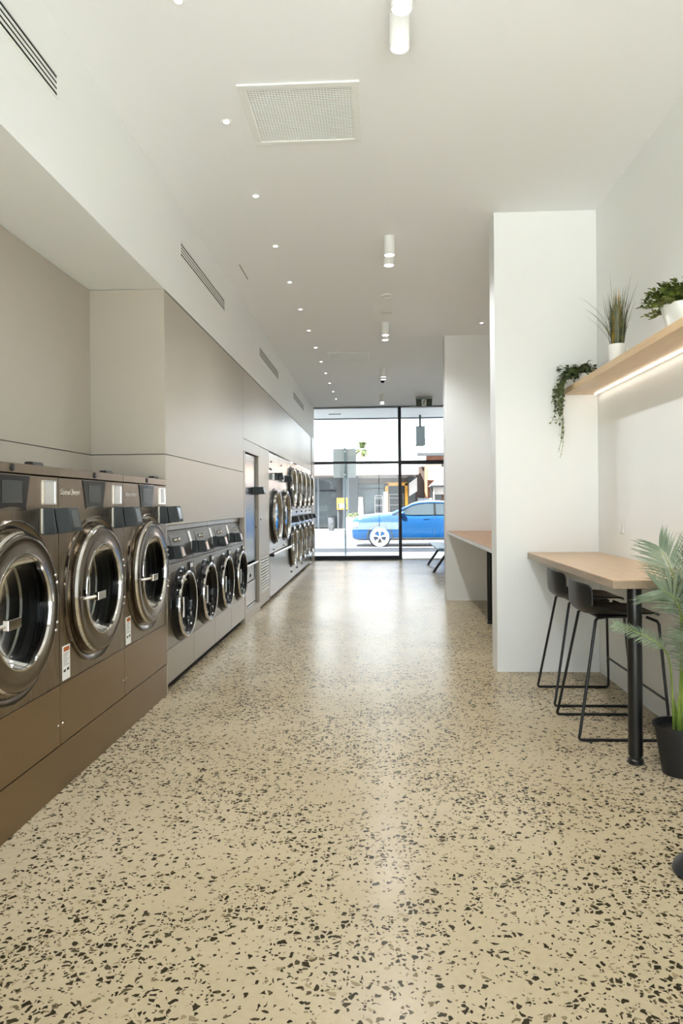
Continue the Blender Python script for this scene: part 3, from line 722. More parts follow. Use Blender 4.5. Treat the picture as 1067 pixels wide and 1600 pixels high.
# grass plant
SH = 2.236
t = thing('potted_grass', 'tall spiky grass plant in a white pot in the middle of the shelf', 'plant', (1.60, 4.80, SH))
pot(t, .045, .058, .15, M['pot_white'])
rg = random.Random(3); g = MB(); gy = MB()
for k in range(150):
    a = rg.uniform(0, 2*PI); r = rg.uniform(0,.042); ln = rg.uniform(.16,.40); le = rg.uniform(.0,.15)
    blade(g, (r*math.cos(a), r*math.sin(a), .128), a+rg.uniform(-.5,.5), le, ln, rg.uniform(.008,.013), rg.uniform(.0,.35))
for az, le, ln, cu in ((3.3,.3,.34,.9),(3.0,.15,.44,1.0),(2.9,.45,.30,.5),(3.5,.35,.22,.4),(.3,.12,.40,.5),(-.3,.2,.36,.6),(3.2,.02,.50,.08),(.1,.10,.52,.15),(.2,.16,.50,.35),(0.5,.3,.2,.5),(2.7,.3,.2,.3)):
    blade(g, (.02*math.cos(az), .02*math.sin(az), .128), az, le, ln, .013, cu)
for k in range(20):
    a = rg.uniform(0, 2*PI); blade(gy, (-.02+.015*math.cos(a), .02*math.sin(a)-.02, .128), rg.uniform(-1,1), rg.uniform(0,.1), rg.uniform(.26,.42), .013, rg.uniform(0,.25))
g.build('blades', M['grass_green'], t, smooth=180); tag(gy.build('yellow_blades', M['grass_yellow'], t, smooth=180), 'yellowed grass blades')

# boxwood bowl
t = thing('potted_boxwood', 'bushy green plant with round leaves in a white bowl at the photo edge', 'plant', (1.60, 3.80, SH))
pot(t, .07, .105, .135, M['pot_white'])
rb = random.Random(5); lf = MB(); st = MB()
for k in range(110):
    a = rb.uniform(0, 2*PI); el = rb.uniform(.0, 1.5); L = rb.uniform(.11,.165)
    d0 = Vector((math.cos(a)*math.cos(el), math.sin(a)*math.cos(el), math.sin(el)))
    base = Vector((math.cos(a)*.05*math.cos(el), math.sin(a)*.05*math.cos(el), .125))
    pts = [base + d0*L*s*Vector((1.15,1.15,1)).length/1.9 + Vector((0,0,-.02*s*s)) for s in (0,.35,.7,1)]
    st.tube(pts, .0018, 5)
    for s in range(9):
        f = .25+.75*s/8; i = min(2, int(f*3)); q = pts[i].lerp(pts[i+1], f*3-i)
        for w in (0, PI):
            aa = a+PI/2*(s % 2)+w+rb.uniform(-.5,.5)
            dd = (d0*.5+Vector((math.cos(aa), math.sin(aa), rb.uniform(-.1,.6)))).normalized()
            leaf(lf, q, dd, rb.uniform(.022,.034), rb.uniform(.018,.026), droop=.1, seg=3, fold=.1)
lf.v = [(min(x,.138), y, z) for x, y, z in lf.v]; st.v = [(min(x,.136), y, z) for x, y, z in st.v]
st.build('twigs', M['stem_palm'], t); lf.build('leaves', M['leaf_box'], t, smooth=180)

# trailing plant
t = thing('trailing_plant', 'trailing leafy plant hanging over the end of the shelf', 'plant', (1.60, 5.50, SH))
pot(t, .045, .055, .085, M['pot_white'])
rv = random.Random(11); lf = MB(); vn = MB()
def vine(pts, nleaf, ls=.035, spread=.03, tip=1.0):
    P = [Vector(p) for p in pts]; cur = []
    for i in range(len(P)-1):
        p0 = P[max(i-1,0)]; p1 = P[i]; p2 = P[i+1]; p3 = P[min(i+2,len(P)-1)]
        for k in range(6):
            u = k/6; cur.append(.5*((2*p1)+(p2-p0)*u+(2*p0-5*p1+4*p2-p3)*u*u+(3*p1-p0-3*p2+p3)*u**3))
    cur.append(P[-1]); vn.tube(cur, .0016, 5)
    for k in range(nleaf):
        f = (k+.5)/nleaf*(len(cur)-1); i = int(f); q = cur[i].lerp(cur[min(i+1,len(cur)-1)], f-i)
        a = rv.uniform(0, 2*PI); sc = 1-(1-tip)*f/len(cur)
        d = Vector((math.cos(a)*.8, math.sin(a)*.8, rv.uniform(-.7,.5)))
        leaf(lf, q+Vector((0,0,rv.uniform(-.004,.004))), d, ls*sc*rv.uniform(.75,1.15), ls*sc*.72, droop=.25, seg=4, fold=.25)
for k in range(30):   # crown on the pot
    a = rv.uniform(0, 2*PI); r = rv.uniform(.03,.10)
    vine([(0,0,.07),(math.cos(a)*r*.5,math.sin(a)*r*.5,.10+rv.uniform(0,.05)),(math.cos(a)*r-.02,math.sin(a)*r,.09+rv.uniform(-.05,.07))], 9, .038)
for k in range(26):   # clump on the shelf edge
    a = rv.uniform(0, 2*PI); r = rv.uniform(.02,.075)
    vine([(-.04,.02,.08),(-.10,.03,.10),(-.15+r*math.cos(a),.03+r*math.sin(a),.07+rv.uniform(-.06,.10))], 8, .038)
for k in range(18):   # strands over the front edge and end
    y = rv.uniform(-.02,.17); dz = rv.choice([-.05,-.12,-.2,-.28,-.34,-.40,-.22,-.16]); x = rv.uniform(-.225,-.142)
    vine([(-.02,.0,.08),(-.09,y*.6,.115+rv.uniform(0,.03)),(-.138,y*.9,.075),(x,y,-.02),(x+rv.uniform(-.02,.02),y,dz*.6),(x+rv.uniform(-.04,.02),y+rv.uniform(-.03,.03),dz)], int(14+abs(dz)*75), .036, tip=.8)
for x1, zz in ((-.160,-.545),(-.172,-.50),(-.15,-.43)):
    vine([(-.02,.05,.08),(-.10,.10,.11),(-.142,.12,.05),(-.15,.12,-.1),(-.148,.12,-.25),(x1+.01,.12,zz*.8),(x1-.012,.12,zz)], 24, .026, tip=.35)
vine([(0,-.02,.08),(-.04,-.09,.12),(-.05,-.17,.10),(-.06,-.25,.045)], 16, .032)
vn.build('stems', M['stem_palm'], t); lf.build('leaves', M['leaf_vine'], t, smooth=180)

# potted palm
t = thing('potted_palm', 'feathery palm in a black plastic pot at the end of the bar table', 'plant', (1.492, 3.598, 0))
pot(t, .088, .122, .235, M['pot_black'], wall=.008)
MB().lathe([(.228,.122),(.229,.130),(.243,.130),(.243,.120)], 'z', (0,0,0), 44, closed=True).build('rim', M['pot_black'], t)
rp = random.Random(21)
def frond(pts, nl=26, ll=.18, start=.45, turn=0.0, tipup=1.0):
    P = [Vector(p) for p in pts]; cur = []
    for i in range(len(P)-1):
        p0 = P[max(i-1,0)]; p1 = P[i]; p2 = P[i+1]; p3 = P[min(i+2,len(P)-1)]
        for k in range(10):
            u = k/10; cur.append(.5*((2*p1)+(p2-p0)*u+(2*p0-5*p1+4*p2-p3)*u*u+(3*p1-p0-3*p2+p3)*u**3))
    cur.append(P[-1]); n = len(cur)
    stm = MB().tube(cur, .0060, 7, .0015).build('stem', M['stem_palm'], t)
    face = Vector((math.sin(turn), math.cos(turn), 0)); lf = MB()
    for k in range(nl):
        f = start+(1-start)*k/(nl-1); g_ = f*(n-1); i = min(int(g_), n-2); q = cur[i].lerp(cur[i+1], g_-i); d = (cur[i+1]-cur[i]).normalized()
        side = d.cross(face).normalized(); rel = (f-start)/(1-start); nrm = side.cross(d)
        L = ll*(.5+.62*math.sin(PI*min(1,.2+.7*rel)))
        for s_ in (-1,1):
            dd = d*(.65+.9*rel)+side*s_+nrm*rp.uniform(-.25,.25)
            leaf(lf, q, dd, L*rp.uniform(.85,1.12), rp.uniform(.0065,.0085), up=nrm, droop=.12+rp.uniform(-.08,.16), seg=5, fold=.35)
    lf.v = [(min(x,.238), y, z) for x, y, z in lf.v]
    lf.build('leaflets', M['leaf_palm'], stm, smooth=180)
frond([(-.01,-.01,.21),(-.02,-.05,.48),(-.035,-.10,.723),(-.06,-.11,.937),(-.095,-.11,1.044),(-.135,-.10,1.126)], 30, .17, .5, .2)
frond([(.0,-.02,.21),(-.015,-.06,.5),(-.032,-.12,.748),(-.067,-.14,.852),(-.102,-.15,.902),(-.150,-.15,.925)], 26, .17, .5, -.1)
frond([(-.03,.01,.21),(-.045,-.02,.335),(-.082,-.08,.562),(-.136,-.10,.653),(-.228,-.10,.707),(-.345,-.10,.752)], 24, .055, .55, .3)
frond([(.02,.0,.21),(.02,-.04,.5),(.03,-.09,.80),(.05,-.10,1.00),(.06,-.10,1.13)], 32, .17, .42, .5)
frond([(.03,.01,.21),(.05,-.04,.5),(.08,-.09,.76),(.12,-.13,.95),(.16,-.16,1.04)], 30, .16, .42, -.4)
frond([(.0,-.03,.21),(.0,-.08,.4),(-.01,-.16,.56),(-.04,-.22,.66),(-.09,-.26,.74)], 26, .15, .42, .1)
frond([(.01,.02,.21),(.01,-.03,.42),(.015,-.10,.62),(.0,-.17,.76),(-.03,-.22,.87)], 28, .16, .40, -.3)
frond([(.03,-.01,.21),(.06,-.05,.4),(.10,-.10,.6),(.14,-.15,.76),(.17,-.2,.88)], 26, .15, .42, .2)
frond([(-.01,.02,.21),(-.005,-.03,.5),(.0,-.07,.82),(.005,-.08,1.0),(.02,-.07,1.10)], 28, .15, .5, -.6)
frond([(.04,.0,.21),(.07,-.06,.35),(.10,-.14,.46),(.12,-.22,.52),(.13,-.30,.54)], 20, .13, .45, .0)
sh = MB()
for k in range(9):
    a = rp.uniform(0,2*PI); blade(sh, (.02*math.cos(a), .02*math.sin(a), .21), a, .1, rp.uniform(.10,.22), .02, .35)
sh.build('sheaths', M['stem_palm'], t, smooth=180)

# dark base at the lower right edge
t = thing('floor_stand', 'dark grey wedge shaped stand base at the lower right photo edge', 'stand', (1.17, 2.62, 0))
MB().lathe([(0,.10),(.012,.112),(.03,.105),(.075,.062),(.085,.05),(.085,0)], 'z', (0,0,0), 40).build('base', pmat('charcoal_plastic', lin(36,40,44), .4), t)
MB().lathe([(.084,.02),(.30,.018)], 'z', (.03,0,0), 20).build('post', M['blackmetal'], t)

# waiting bench
t = thing('waiting_bench', 'black beam bench with a blue grey seat pad by the window', 'bench', (1.40, 14.58, 0))
MB().box(-.03,.03,-1.15,1.15,.37,.43).build('beam', M['blackmetal'], t, bevel=.006)
for y in (-.80,.80):
    MB().tube([(-.31,y,.028),(-.06,y,.385)], .026, 10).build('leg', M['blackmetal'], t)
    MB().tube([(.31,y,.028),(.06,y,.385)], .026, 10).build('leg', M['blackmetal'], t)
    for x in (-.315,.315): MB().lathe([(0,.03),(.012,.03),(.02,.016),(.034,.016)], 'z', (x,y,0), 18).build('foot', M['black'], t)
    MB().prism([(-.10,.33),(.10,.33),(.05,.40),(-.05,.40)], 'y', y-.03, y+.03).build('bracket', M['silver'], t)
for k in range(3):
    y0 = -1.14+.765*k
    se = MB().prism([(-.27,.452),(-.27,.475),(-.24,.492),(.16,.468),(.19,.455),(.19,.435),(-.24,.435)], 'y', y0, y0+.745).build('seat', M['cushion'], t, bevel=.012)
    MB().prism([(.15,.47),(.19,.46),(.30,.90),(.27,.91)], 'y', y0, y0+.745).build('backrest', M['black'], t, bevel=.012)
    MB().box(-.20,.14,y0+.05,y0+.69,.428,.436).build('pan', M['black'], se)

# ------------------------------------------------------------------ street
def ostruct(o): return struct(o)
M['asphalt'] = pmat('pale_asphalt', lin(86,87,93), .85, var=.06, bump=.3, bscale=60)
M['pave'] = pmat('concrete_paving', lin(222,222,224), .85, var=.06, vscale=1.5)
ostruct(B(-14,14,YW-.055,19.6,-.12,-.002).build('footpath_near', M['pave']))
ostruct(B(-30,30,19.6,29.0,-.22,-.012).build('road', M['asphalt']))
ostruct(B(-30,30,29.0,33.6,-.12,.08).build('footpath_far', pmat('far_paving', lin(118,117,116), .85, var=.06)))
ostruct(B(-60,60,33.6,120,-.25,-.05).build('ground_far', pmat('far_ground', lin(150,148,140), .9, var=.05)))
# canopy over our footpath, shop front above it
aw = MB().box(-8,8,YW+.07,18.95,3.62,3.78).build('canopy_soffit', pmat('canopy_white', lin(200,202,200), .7), None); struct(aw)
struct(B(-8,8,18.95,19.0,3.585,3.9).build('trim_2', pmat('canopy_fascia', lin(96,102,106), .5)))
struct(B(-8,-2.2,YW-.06,YW+.06,0,6).box(2.5,8,YW-.06,YW+.06,0,6).box(-2.2,2.5,YW-.06,YW+.06,CZ+.12,6).build('wall_front_outside', M['white']))
cl = thing('canopy_light', 'slim dark slot light in the canopy outside the window', 'light', (-1.05, 18.0, 3.62))
B(-.16,.16,-.03,.03,-.012,-.0005).build('slot', M['vent_dark'], cl)

# street sign seen from behind
t = thing('street_sign', 'grey back of a street sign on a thin pole outside the window', 'street sign', (-.835, 18.52, -.002))
MB().lathe([(0,.024),(2.80,.024)], 'z', (0,0,0), 16).build('pole', pmat('galvanised_pole', lin(120,136,140), .4, .6), t)
sgm = pmat('sign_back', lin(222,226,224), .55)
def rrect(x0,x1,z0,z1,r,n=5):
    pts = []
    for cx, cz, a0 in ((x1-r,z1-r,0),(x0+r,z1-r,90),(x0+r,z0+r,180),(x1-r,z0+r,270)):
        for k in range(n+1):
            a = math.radians(a0+90*k/n); pts.append((cx+r*math.cos(a), cz+r*math.sin(a)))
    return pts
MB().prism(rrect(-.31,.30,2.02,2.78,.04), 'y', .030, .036).build('sign_plate', sgm, t)
MB().box(-.03,.03,-.028,.031,2.68,2.72).box(-.03,.03,-.028,.031,2.08,2.12).build('clamp', M['silver'], t)

# hanging sign box under the canopy
t = thing('hanging_sign_box', 'grey box sign hanging from the canopy outside the window', 'hanging sign', (1.128, 18.45, 3.62))
MB().lathe([(-.31,.028),(-.0005,.028)], 'z', (.0,0,0), 14).build('hanger', pmat('dark_teal_metal', lin(62,78,80), .5, .3), t)
MB().box(-.11,.12,-.10,.10,-.785,-.32).build('box', pmat('sign_grey', lin(170,180,184), .5), t, bevel=.01)
B(-.115,.125,-.105,.105,-.322,-.305).build('cap', M['alu'], t)
MB().prism([(-.12,-.79),(.09,-.79),(.07,-.815),(-.14,-.815)], 'y', -.11, .05).build('drip_edge', M['silver'], t)

# ---- blue car
def car(label, loc, paint, name='car', simple=False):
    t = thing(name, label, 'car', loc)
    GL = pmat('car_glass_'+name, lin(34,44,50), .05, .0, spec=.6)
    TY = pmat('tyre_'+name, lin(150,150,148), .8)
    X0 = 1.2   # local x = world x - 1.2
    st = [(-.80,.36,.70,.56),(-.785,.29,.80,.64),(-.745,.25,.87,.70),(-.66,.21,.925,.75),(-.48,.2,.965,.785),(-.2,.2,.995,.80),(.1,.2,1.02,.81),(.45,.2,1.045,.815),(.75,.2,1.015,.82),(1.2,.2,.985,.825),(1.8,.2,.99,.825),(2.4,.2,1.0,.82),(2.8,.22,1.01,.80),(3.02,.28,.99,.75),(3.12,.33,.93,.68),(3.16,.42,.8,.58)]
    sec = [(0,0),(.86,0),(.95,.05),(.985,.16),(.985,.3),(1.0,.5),(1.0,.68),(.985,.84),(.95,.93),(.86,.985),(.6,1.01),(0,1.03)]
    full = [(y,z) for y,z in sec] + [(-y,z) for y,z in sec[-2:0:-1]]
    v = []; f = []; n = len(full)
    for x, zb, zt, hw in st:
        for y, z in full: v.append((x-X0, y*hw, zb+(zt-zb)*z))
    for i in range(len(st)-1):
        for k in range(n): f.append((i*n+k, i*n+(k+1) % n, (i+1)*n+(k+1) % n, (i+1)*n+k))
    f += [tuple(range(n)), tuple(range((len(st)-1)*n, len(st)*n))]
    body = MB().add(v, f).build('body', paint, t, smooth=30)
    # wheel arches cut out
    cut = MB()
    for wx in (.075, 2.47): cut.lathe([(-1.2,.365),(-.55,.365)], 'y', (wx-X0,0,.315), 40).lathe([(.55,.365),(1.2,.365)], 'y', (wx-X0,0,.315), 40)
    co = cut.build('cutter', None, None)
    bo = body.modifiers.new('arch', 'BOOLEAN'); bo.object = co; bo.operation = 'DIFFERENCE'; bo.solver = 'EXACT'
    dg = bpy.context.evaluated_depsgraph_get(); me = bpy.data.meshes.new_from_object(body.evaluated_get(dg))
    body.modifiers.clear(); body.data = me; bpy.data.objects.remove(co)
    for p_ in me.polygons: p_.use_smooth = True
    me.set_sharp_from_angle(angle=math.radians(30))
    # greenhouse
    gs = [(.46,1.005,1.01),(.62,1.0,1.085),(.85,1.0,1.215),(1.08,.985,1.335),(1.3,.985,1.395),(1.6,.985,1.425),(2.0,.985,1.415),(2.4,.99,1.37),(2.72,1.0,1.29),(2.95,1.0,1.12),(3.04,1.0,1.02)]
    def ghw(x): return .77 if x < 2.6 else .77-.1*(x-2.6)
    def ring(x, zb, zt):
        k = (zt-1.0)/.42; wb = ghw(x); wt = wb-.19*max(0,k); r = [(wb,zb),(wb-(wb-wt)*.5,zb+(zt-zb)*.5),(wt+.02,zb+(zt-zb)*.86),(wt-.04,zb+(zt-zb)*.97),(wt*.55,zt+.008*k),(0,zt+.014*k)]
        return r + [(-y,z) for y,z in r[-2::-1]]
    R = [[(x-X0,y,z) for y,z in ring(x,a,b)] for x,a,b in gs]; m = len(R[0])
    gv = [p for r in R for p in r]; sidef = []; topf = []; scr = []
    for i in range(len(R)-1):
        for k in range(m-1):
            q = (i*m+k, i*m+k+1, (i+1)*m+k+1, (i+1)*m+k)
            if k in (0,1,m-2,m-3): sidef.append(q)
            elif i < 3 or i >= 8: scr.append(q)
            else: topf.append(q)
    MB().add(gv, sidef).build('side_windows', GL, t, smooth=30)
    MB().add(gv, scr).build('windscreen', GL, t, smooth=30)
    MB().add(gv, topf).build('roof', paint, t, smooth=30)
    for s in (1,-1):
        idx = 2 if s == 1 else m-3
        MB().tube([R[i][idx] for i in range(len(R))], .032, 8).build('roof_pillar', paint, t)
        MB().tube([R[i][2 if s == 1 else m-3] for i in range(4,8)], .018, 8).build('roof_rail', M['silver'], t).location = (0,0,.04)
        for x in (1.78, 2.42):
            zt = 1.395; MB().add([(x-X0+dx, s*(yy), zz) for dx, yy, zz in ((-.035,.782,.985),(.035,.782,.985),(.03,.605,zt),(-.03,.605,zt),(-.035,.76,.985),(.035,.76,.985),(.03,.585,zt),(-.03,.585,zt))],
                [(0,1,2,3),(4,7,6,5),(0,4,5,1),(1,5,6,2),(2,6,7,3),(3,7,4,0)]).build('door_pillar', M['gloss_black'], t)
        mi = MB().sphere((0,0,0), .085, 16, 10, .75).build('wing_mirror', paint, t); mi.location = (.78-X0, s*.90, 1.04)
        MB().box(-.03,.03,-.06 if s > 0 else -.0,.0 if s > 0 else .06,-.03,.0).build('mirror_arm', M['black'], mi)
        for x in (1.52, 2.3): MB().box(x-X0-.09,x-X0+.09,s*.822-.012,s*.822+.014,.845,.875).build('door_handle', paint, t, bevel=.006)
        for x in (.70, 1.76, 2.62): MB().box(x-X0-.004,x-X0+.004,s*.8175-.006,s*.8175+.008,.30,.98).build('door_gap', M['ink'], t)
        MB().box(.42-X0,2.12-X0,s*.806-.02,s*.806+.02,.205,.275).build('sill_trim', M['black'], t, bevel=.01)
        # head lamp and tail lamp
        hl = MB().sphere((0,0,0), .10, 18, 10, .62).build('headlamp', M['silver'], t); hl.location = (-.63-X0, s*.70, .70); hl.scale = (1.7,.8,1.3); hl.rotation_euler = (0,0,-s*.55)
        MB().sphere((0,0,0), .05, 14, 8).build('lamp_lens', M['lamp_white'], hl).location = (-.03, s*.07, .01)
        tl = MB().sphere((0,0,0), .10, 14, 8, .8).build('tail_lamp', pmat('tail_red', lin(150,20,20), .2), t); tl.location = (3.03-X0, s*.64, .84)
        fg = MB().box(-.76-X0,-.68-X0,s*.57-.06,s*.57+.06,.40,.46).build('fog_lamp', M['black'], t, bevel=.01)
        for wx in (.075, 2.47):
            ar = [(wx-X0+.40*math.cos(math.radians(a)), .315+.40*math.sin(math.radians(a))) for a in range(-12, 193, 12)] + [(wx-X0+.362*math.cos(math.radians(a)), .315+.362*math.sin(math.radians(a))) for a in range(192, -13, -12)]
            MB().prism(ar, 'y', s*.808-.008, s*.808+.014).build('arch_trim', M['black'], t)
            MB().lathe([(-.02,.0),(-.02,.36),(.02,.36),(.02,.0)], 'y', (wx-X0, s*.54, .315), 32, caps=False).build('arch_liner', M['shadow'], t)
            w = MB().lathe([(-.10,.20),(-.10,.285),(-.07,.302),(.07,.302),(.10,.285),(.10,.215),(.085,.205)], 'y', (0,0,0), 44, caps=False).build('wheel', TY, t)
            w.location = (wx-X0, s*.715, .302)
            MB().lathe([(s*.04,.0),(s*.045,.205)], 'y', (0,0,0), 32, caps=False).build('brake_disc', M['ink'], w)
            rim = MB().lathe([(s*.088,.216),(s*.098,.213),(s*.10,.196),(s*.05,.19)], 'y', (0,0,0), 40, caps=False)
            for k in range(5):
                for da in (-.13,.13):
                    a = 2*PI*k/5+PI/2; c, s_ = math.cos(a+da), math.sin(a+da); c0, s0 = math.cos(a), math.sin(a)
                    px, pz = -math.sin(a), math.cos(a); wd = .014
                    y0, y1 = s*.07, s*.098
                    rim.add([(c0*.05+px*wd,y0,s0*.05+pz*wd),(c0*.05-px*wd,y0,s0*.05-pz*wd),(c*.20-px*wd,y0,s_*.20-pz*wd),(c*.20+px*wd,y0,s_*.20+pz*wd),
                             (c0*.05+px*wd,y1,s0*.05+pz*wd),(c0*.05-px*wd,y1,s0*.05-pz*wd),(c*.20-px*wd,y1,s_*.20-pz*wd),(c*.20+px*wd,y1,s_*.20+pz*wd)],
                            [(0,1,2,3),(4,7,6,5),(0,4,5,1),(1,5,6,2),(2,6,7,3),(3,7,4,0)])
            rim.lathe([(s*.065,.055),(s*.102,.05),(s*.104,0)], 'y', (0,0,0), 24, caps=False)
            rim.build('alloy_rim', M['silver'], w)
    MB().box(-.815-X0,-.74-X0,-.42,.42,.40,.56).build('grille', M['gloss_black'], t, bevel=.02)
    MB().box(-.822-X0,-.80-X0,-.20,.20,.35,.40).build('number_plate', M['paper'], t)
    return t
M['blue'] = pmat('blue_car_paint', (.0006,.036,.115,1), .24, .15, spec=.5, coat=.3)
M['carwhite'] = pmat('white_car_paint', lin(235,235,235), .25, coat=.6)
car('bright blue hatchback car parked on the street outside', (1.2, 22.85, -.010), M['blue'])
c2 = car('white car parked across the street behind the blue car', (2.35, 27.6, -.010), M['carwhite'])

# ---- shops across the street
SW = pmat('shop_white', lin(164,158,156), .7)
SG = pmat('shop_grey', lin(56,59,64), .7, var=.08)
SLG = pmat('shop_light_grey', lin(120,128,138), .7)
DG = pmat('shop_glass', lin(52,62,68), .08, spec=.9)
YL = pmat('yellow_paint', lin(190,136,30), .5)
BR = None
def brick():
    m, nt, b = newmat('brick_wall'); N = nt.nodes; L = nt.links
    tc = N.new('ShaderNodeTexCoord'); mp = N.new('ShaderNodeMapping'); mp.inputs['Rotation'].default_value = (PI/2,0,0); L.new(tc.outputs['Object'], mp.inputs['Vector'])
    br = N.new('ShaderNodeTexBrick'); br.inputs['Scale'].default_value = 4; br.inputs['Color1'].default_value = lin(140,88,60); br.inputs['Color2'].default_value = lin(116,64,44); br.inputs['Mortar'].default_value = lin(160,145,128)
    br.inputs['Mortar Size'].default_value = .012
    L.new(mp.outputs[0], br.inputs['Vector']); L.new(br.outputs['Color'], b.inputs['Base Color']); b.inputs['Roughness'].default_value = .85
    return m
BRK = brick()
t = thing('shop_building', 'white shop building with a deep white awning across the street', 'building', (-2, 36, -.05))
def sb(name, mat, x0,x1,y0,y1,z0,z1, par=None, bevel=0):
    p_ = par or t
    return B(x0+2,x1+2,y0-36,y1-36,z0+.05,z1+.05).build(name, mat, p_, bevel=bevel)
sb('parapet', SW, -10, 1.93, 35.6, 36, 2.6, 3.62)
sb('awning', SW, -10, 1.95, 33.4, 35.6, 2.72, 3.05)
sb('awning_lip', pmat('pink_lip', lin(206,150,140), .6), -10, 1.95, 33.36, 33.4, 2.68, 2.74)
sb('rear_wall', SG, -10, 1.9, 37.6, 37.9, 0, 3.5)
sb('roof_slab', SW, -10, 1.93, 35.6, 37.9, 3.3, 3.4)
sb('floor_slab', M['pave'], -10, 1.9, 35.0, 37.6, 0, .09)
w_ = sb('shop_window', DG, -6, -2.0, 35.5, 35.55, .15, 2.6)
sb('window_bar', M['alu'], -6, -2.0, 35.44, 35.5, 1.95, 2.03, w_); sb('window_post', SLG, -2.98, -2.9, 35.42, 35.5, .1, 2.6, w_)
sb('pier', SG, -2.0, -1.72, 35.3, 36, .08, 2.65); sb('pier', SLG, -1.72, -1.40, 35.35, 36, .08, 2.65); sb('pier', SG, -1.40, -.95, 35.3, 36, .08, 2.65)
w_ = sb('shop_window', DG, -.95, .35, 35.9, 35.95, .15, 2.3); sb('window_bar', M['alu'], -.95, .35, 35.82, 35.9, 2.05, 2.12, w_)
sb('transom_sign', pmat('shop_brown', lin(96,84,76), .6, var=.2, vscale=6), -1.2, 1.5, 35.7, 35.85, 2.32, 2.62)
f_ = sb('door_frame', YL, .40, .56, 35.2, 35.5, .08, 2.33); sb('door_head', YL, .40, 1.52, 35.2, 35.5, 2.2, 2.36, f_); sb('door_jamb', YL, 1.38, 1.52, 35.2, 35.5, .08, 2.33, f_)
sb('inner_wall', SG, .56, 1.38, 36.6, 36.65, .08, 2.3)
sb('side_wall', SG, 1.52, 1.9, 35.25, 35.6, .08, 2.65)
MB().prism([(1.56+2,1.72),(1.93+2,1.95),(1.93+2,2.62),(1.56+2,2.35)], 'y', -1.6, -.9).build('white_canopy_end', SW, t)
sb('white_pier', SW, .30, .52, 34.6, 34.9, .08, 1.9)
# product racks with rows of bottles
def rack(label, x0, x1, y, z1):
    t2 = thing('display_rack', label, 'rack', ((x0+x1)/2, y, .08), 'white racks of dark bottles')
    w = (x1-x0)/2; z1 -= .08
    MB().box(-w,-w+.03,-.15,.15,0,z1).box(w-.03,w,-.15,.15,0,z1).build('side_frame', SW, t2)
    zs = [0.05, .42, .80, 1.18, 1.53]
    for z in zs:
        if z < z1: MB().box(-w+.03,w-.03,-.15,.15,z-.03,z).build('shelf_board', SW, t2)
    MB().box(-w,w,-.15,.15,z1-.03,z1).build('top_board', SW, t2)
    return [t2, (x0+x1)/2, y, w, [z+.08 for z in zs if z < z1-.2]]
bm_ = pmat('bottle_dark', lin(44,40,44), .3)
racks = [rack('white rack of dark bottles standing left of the white pier across the street', -.12, .28, 34.75, 1.72), rack('white rack of dark bottles inside the yellow door frame', .60, 1.34, 35.9, 1.80)]
bot = None
for n_, (t2, cx, cy, w, zs) in enumerate(racks):
    for z in zs[1:]:
        k = 0; x = cx-w+.08
        while x < cx+w-.06:
            if bot is None:
                bot = MB().lathe([(0,.03),(.17,.03),(.20,.013),(.26,.013)], 'z', (0,0,0), 10).build('bottle', bm_)
                o = bot
            else: o = bot.copy(); COL.objects.link(o)
            o.location = (x, cy-.06, z)
            tag(o, 'dark bottle on the rack left of the white pier across the street' if n_ == 0 else 'dark bottle on the rack inside the yellow door frame', 'bottle',
                'bottles on the rack beside the pier' if n_ == 0 else 'bottles on the rack in the yellow doorway')
            x += .085

t = thing('brick_building', 'brick house with grey roof and white awning across the street', 'building', (4.6, 37, -.05))
def bb(name, mat, x0,x1,y0,y1,z0,z1, par=None):
    return B(x0-4.6,x1-4.6,y0-37,y1-37,z0+.05,z1+.05).build(name, mat, par or t)
bb('wall', BRK, 2.55, 8, 36.6, 37, 0, 4.0)
bb('gable', pmat('cream_render', lin(196,166,140), .8, var=.03), 2.5, 8, 36.35, 36.6, 2.5, 3.35)
bb('dark_gap', pmat('dark_brown_wall', lin(58,44,38), .8), 1.98, 2.5, 36.5, 36.9, 0, 3.2)
bb('downpipe', BRK, 2.42, 2.55, 36.2, 36.35, 0, 3.2)
rf = MB().prism([(36.1-37,3.75),(36.1-37,3.85),(39-37,4.9),(39-37,4.8)], 'x', 2.05-4.6, 8-4.6).build('roof', pmat('grey_roof', lin(74,78,82), .6), t)
bb('gutter', pmat('gutter_grey', lin(44,46,50), .5), 2.05, 8, 36.0, 36.12, 3.72, 3.86, rf)
aw2 = MB().prism([(2.6-4.6,2.2),(8-4.6,2.2),(8-4.6,2.7),(3.1-4.6,2.7)], 'y', -2.0, -.66).build('awning', pmat('awning_pale', lin(150,150,162), .7), t)
bb('awning_edge', M['alu'], 2.6, 8, 34.95, 35.0, 2.1, 2.2, aw2)
bb('valance', SW, 2.75, 8, 35.3, 35.34, 1.75, 2.1, aw2)
bb('veranda_post', M['alu'], 2.62, 2.74, 35.1, 35.2, 0, 2.1); bb('veranda_post', SW, 2.76, 2.82, 35.1, 35.2, 0, 2.1)
w_ = bb('window', DG, 2.95, 3.3, 36.52, 36.6, 1.3, 1.75); bb('window', M['wood_dark'], 3.4, 4.6, 36.5, 36.6, .9, 1.8)
fe = thing('corrugated_fence', 'pale corrugated metal fence between the two shop buildings', 'fence', (2.34, 35.0, -.05))
fm_ = MB()
pts = []
for k in range(41): pts.append((-.34+.68*k/40, .02*math.sin(k*PI/2.5)))
fm_.prism(pts+[(x,y+.012) for x,y in pts[::-1]], 'z', 0, 1.62); fm_.build('sheet', SLG, fe)
MB().box(-.36,-.30,.02,.06,0,1.66).box(.30,.36,.02,.06,0,1.66).build('post', SG, fe)
t = thing('yellow_notice_box', 'yellow notice box on dark legs on the far footpath', 'notice box', (-1.63, 33.2, .08))
